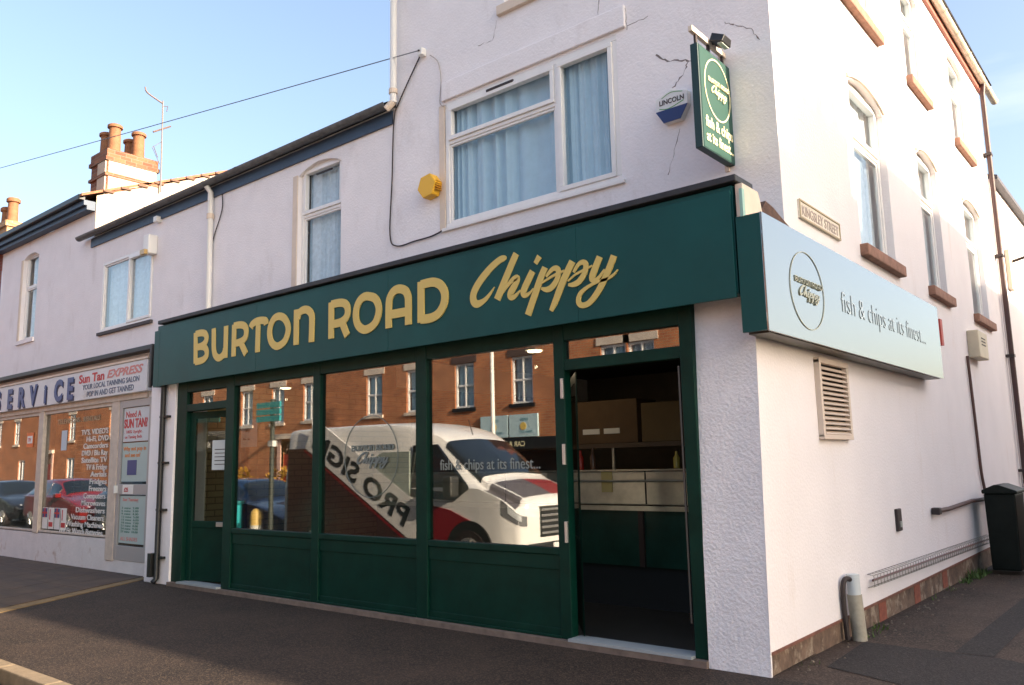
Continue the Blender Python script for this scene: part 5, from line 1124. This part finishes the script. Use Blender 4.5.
for s in (0, 1):
    sg_ = 1 if s == 0 else -1
    J = (lambda k, j: Vector(R_[k][j]) if s == 0 else Vector(R_[k][n-1-j]))
    A_ = J(4, 4); 
    y1_, y2_ = .992*sg_, .90*sg_
    q = MB(); pts = [(f-.95, y1_, 1.30), (f-1.72, y2_, 2.0), (f-2.25, y2_, 2.0), (f-2.25, y1_, 1.18), (f-1.25, y1_, 1.12)]
    i = 0; off = Vector((0, .012*sg_, 0)); q.v += [Vector(p)+off for p in pts]+[Vector(p)-off*3 for p in pts]; q.f.append([0, 1, 2, 3, 4]); q.m.append(0)
    for k in range(5): q.f.append([k, (k+1) % 5, 5+(k+1) % 5, 5+k]); q.m.append(0)
    q.build('side_window', CG, vn, local=True)
    MB().box(f-1.30, f-1.12, min(1.02*sg_, 1.22*sg_), max(1.02*sg_, 1.22*sg_), 1.18, 1.50).build('wing_mirror', DKT, vn, local=True, bevel=.03)
    hl = K_.patch(.35, 1.95, 2.5, 3.75, .008, side=s).build('headlight', mat('lamp_dark', (.16, .16, .17), .08, coat=1.0), vn, local=True)
    K_.patch(.8, 1.6, 2.75, 3.5, .016, side=s).build('lamp_lens', HL, hl, local=True)
    # livery
    Tl_ = (lambda u, d, z: (-u, 1.0+.004-d, z)) if s == 0 else (lambda u, d, z: (u, -1.004+d, z))
    u0 = -1 if s == 0 else 1
    def lv_(pts, m_, nm, d_=.004):
        q = MB(); q.prism(Tl_, [(-x if s == 0 else x, z) for x, z in pts], -d_, .02); q.build(nm, m_, vn, local=True)
    lv_([(f-1.75, 1.05), (f-1.35, .98), (f-.85, .80), (f-.45, .42), (f-1.9, .42)], VR, 'red_stripe')
    lv_([(f-2.45, .42), (.95, .42), (-1.95, 2.02), (-f+.15, 2.02), (-f+.15, .42)][1:], mat('van_maroon', (.050, .022, .022), .35), 'maroon_panel', .0035)
    lv_([(f-2.4, 1.02), (f-2.4, .45), (1.15, .45), (.2, 1.1)], VG, 'grey_band', .003)
    lv_([(.60, 1.05), (.60, 1.90), (-.05, 1.90), (-.75, 1.62), (-.20, 1.45)], mat('van_pale_green', (.34, .39, .35), .4), 'pale_chevron', .0025)
t = MB(); ang = rad(29); ca, sa = math.cos(ang), math.sin(ang)
# words climb diagonally towards the rear on the shop side of the van
Tt = lambda u, d, z: (.80-(u*ca-z*sa), 1.010-d, .50+(u*sa+z*ca))
band = MB(); band.prism(lambda u, d, z: Tt(u, d, z), [(.0, -.10), (3.35, -.10), (3.35, .50), (.3, .50)], .0, .02)
text('PRO SIGN', Tt, .35, .02, .46, d=.003, th=.003, fit=2.8, bold=.03, mb=t)
band.build('lettered_band', VW, vn, local=True); t.build('lettering', mat('van_lettering', (.03, .035, .04), .4), vn, local=True)
q = MB(); q.prism(lambda u, d, z: Tt(u, d, z), [(.0, -.17), (3.35, -.17), (3.35, -.13), (.0, -.13)], .0, .02); q.build('band_edge', VR, vn, local=True)
gr = MB()
for k in range(5): gr.box(f-.03, f+.03, -.45, .45, .62+k*.085, .655+k*.085)
gr.build('grille', ALU, vn, local=True, bevel=.006); MB().box(f-.08, f+.01, -.48, .48, .58, 1.03).build('grille_backing', DKT, vn, local=True)
MB().box(f-.1, f+.07, -.75, .75, .32, .50).build('bumper', DKT, vn, local=True, bevel=.03); MB().box(f+.07, f+.085, -.26, .26, .38, .49).build('number_plate', WHITEP, vn, local=True)
K_.patch(1.3, 2.92, 4.25, 7.0, .006, nk=10, nj=10).build('bonnet_panel', VG, vn, local=True); K_.patch(1.3, 2.92, 7.0, 9.75, .006, nk=10, nj=10).build('bonnet_stripe', VR, vn, local=True)
MB().tube([(f-1.75, 0, 2.14), (f-1.85, 0, 2.42)], .008, 5).build('aerial', CABLE, vn, local=True)
wheels(vn, (f-.95, -f+1.0), 1.02, .35)
for s in (-1, 1): MB().lathe((f-.95, .97 if s > 0 else -1.012, .36), [(.47, 0), (.47, .042)], 28, 'y').build('wheel_arch', DKT, vn, local=True)
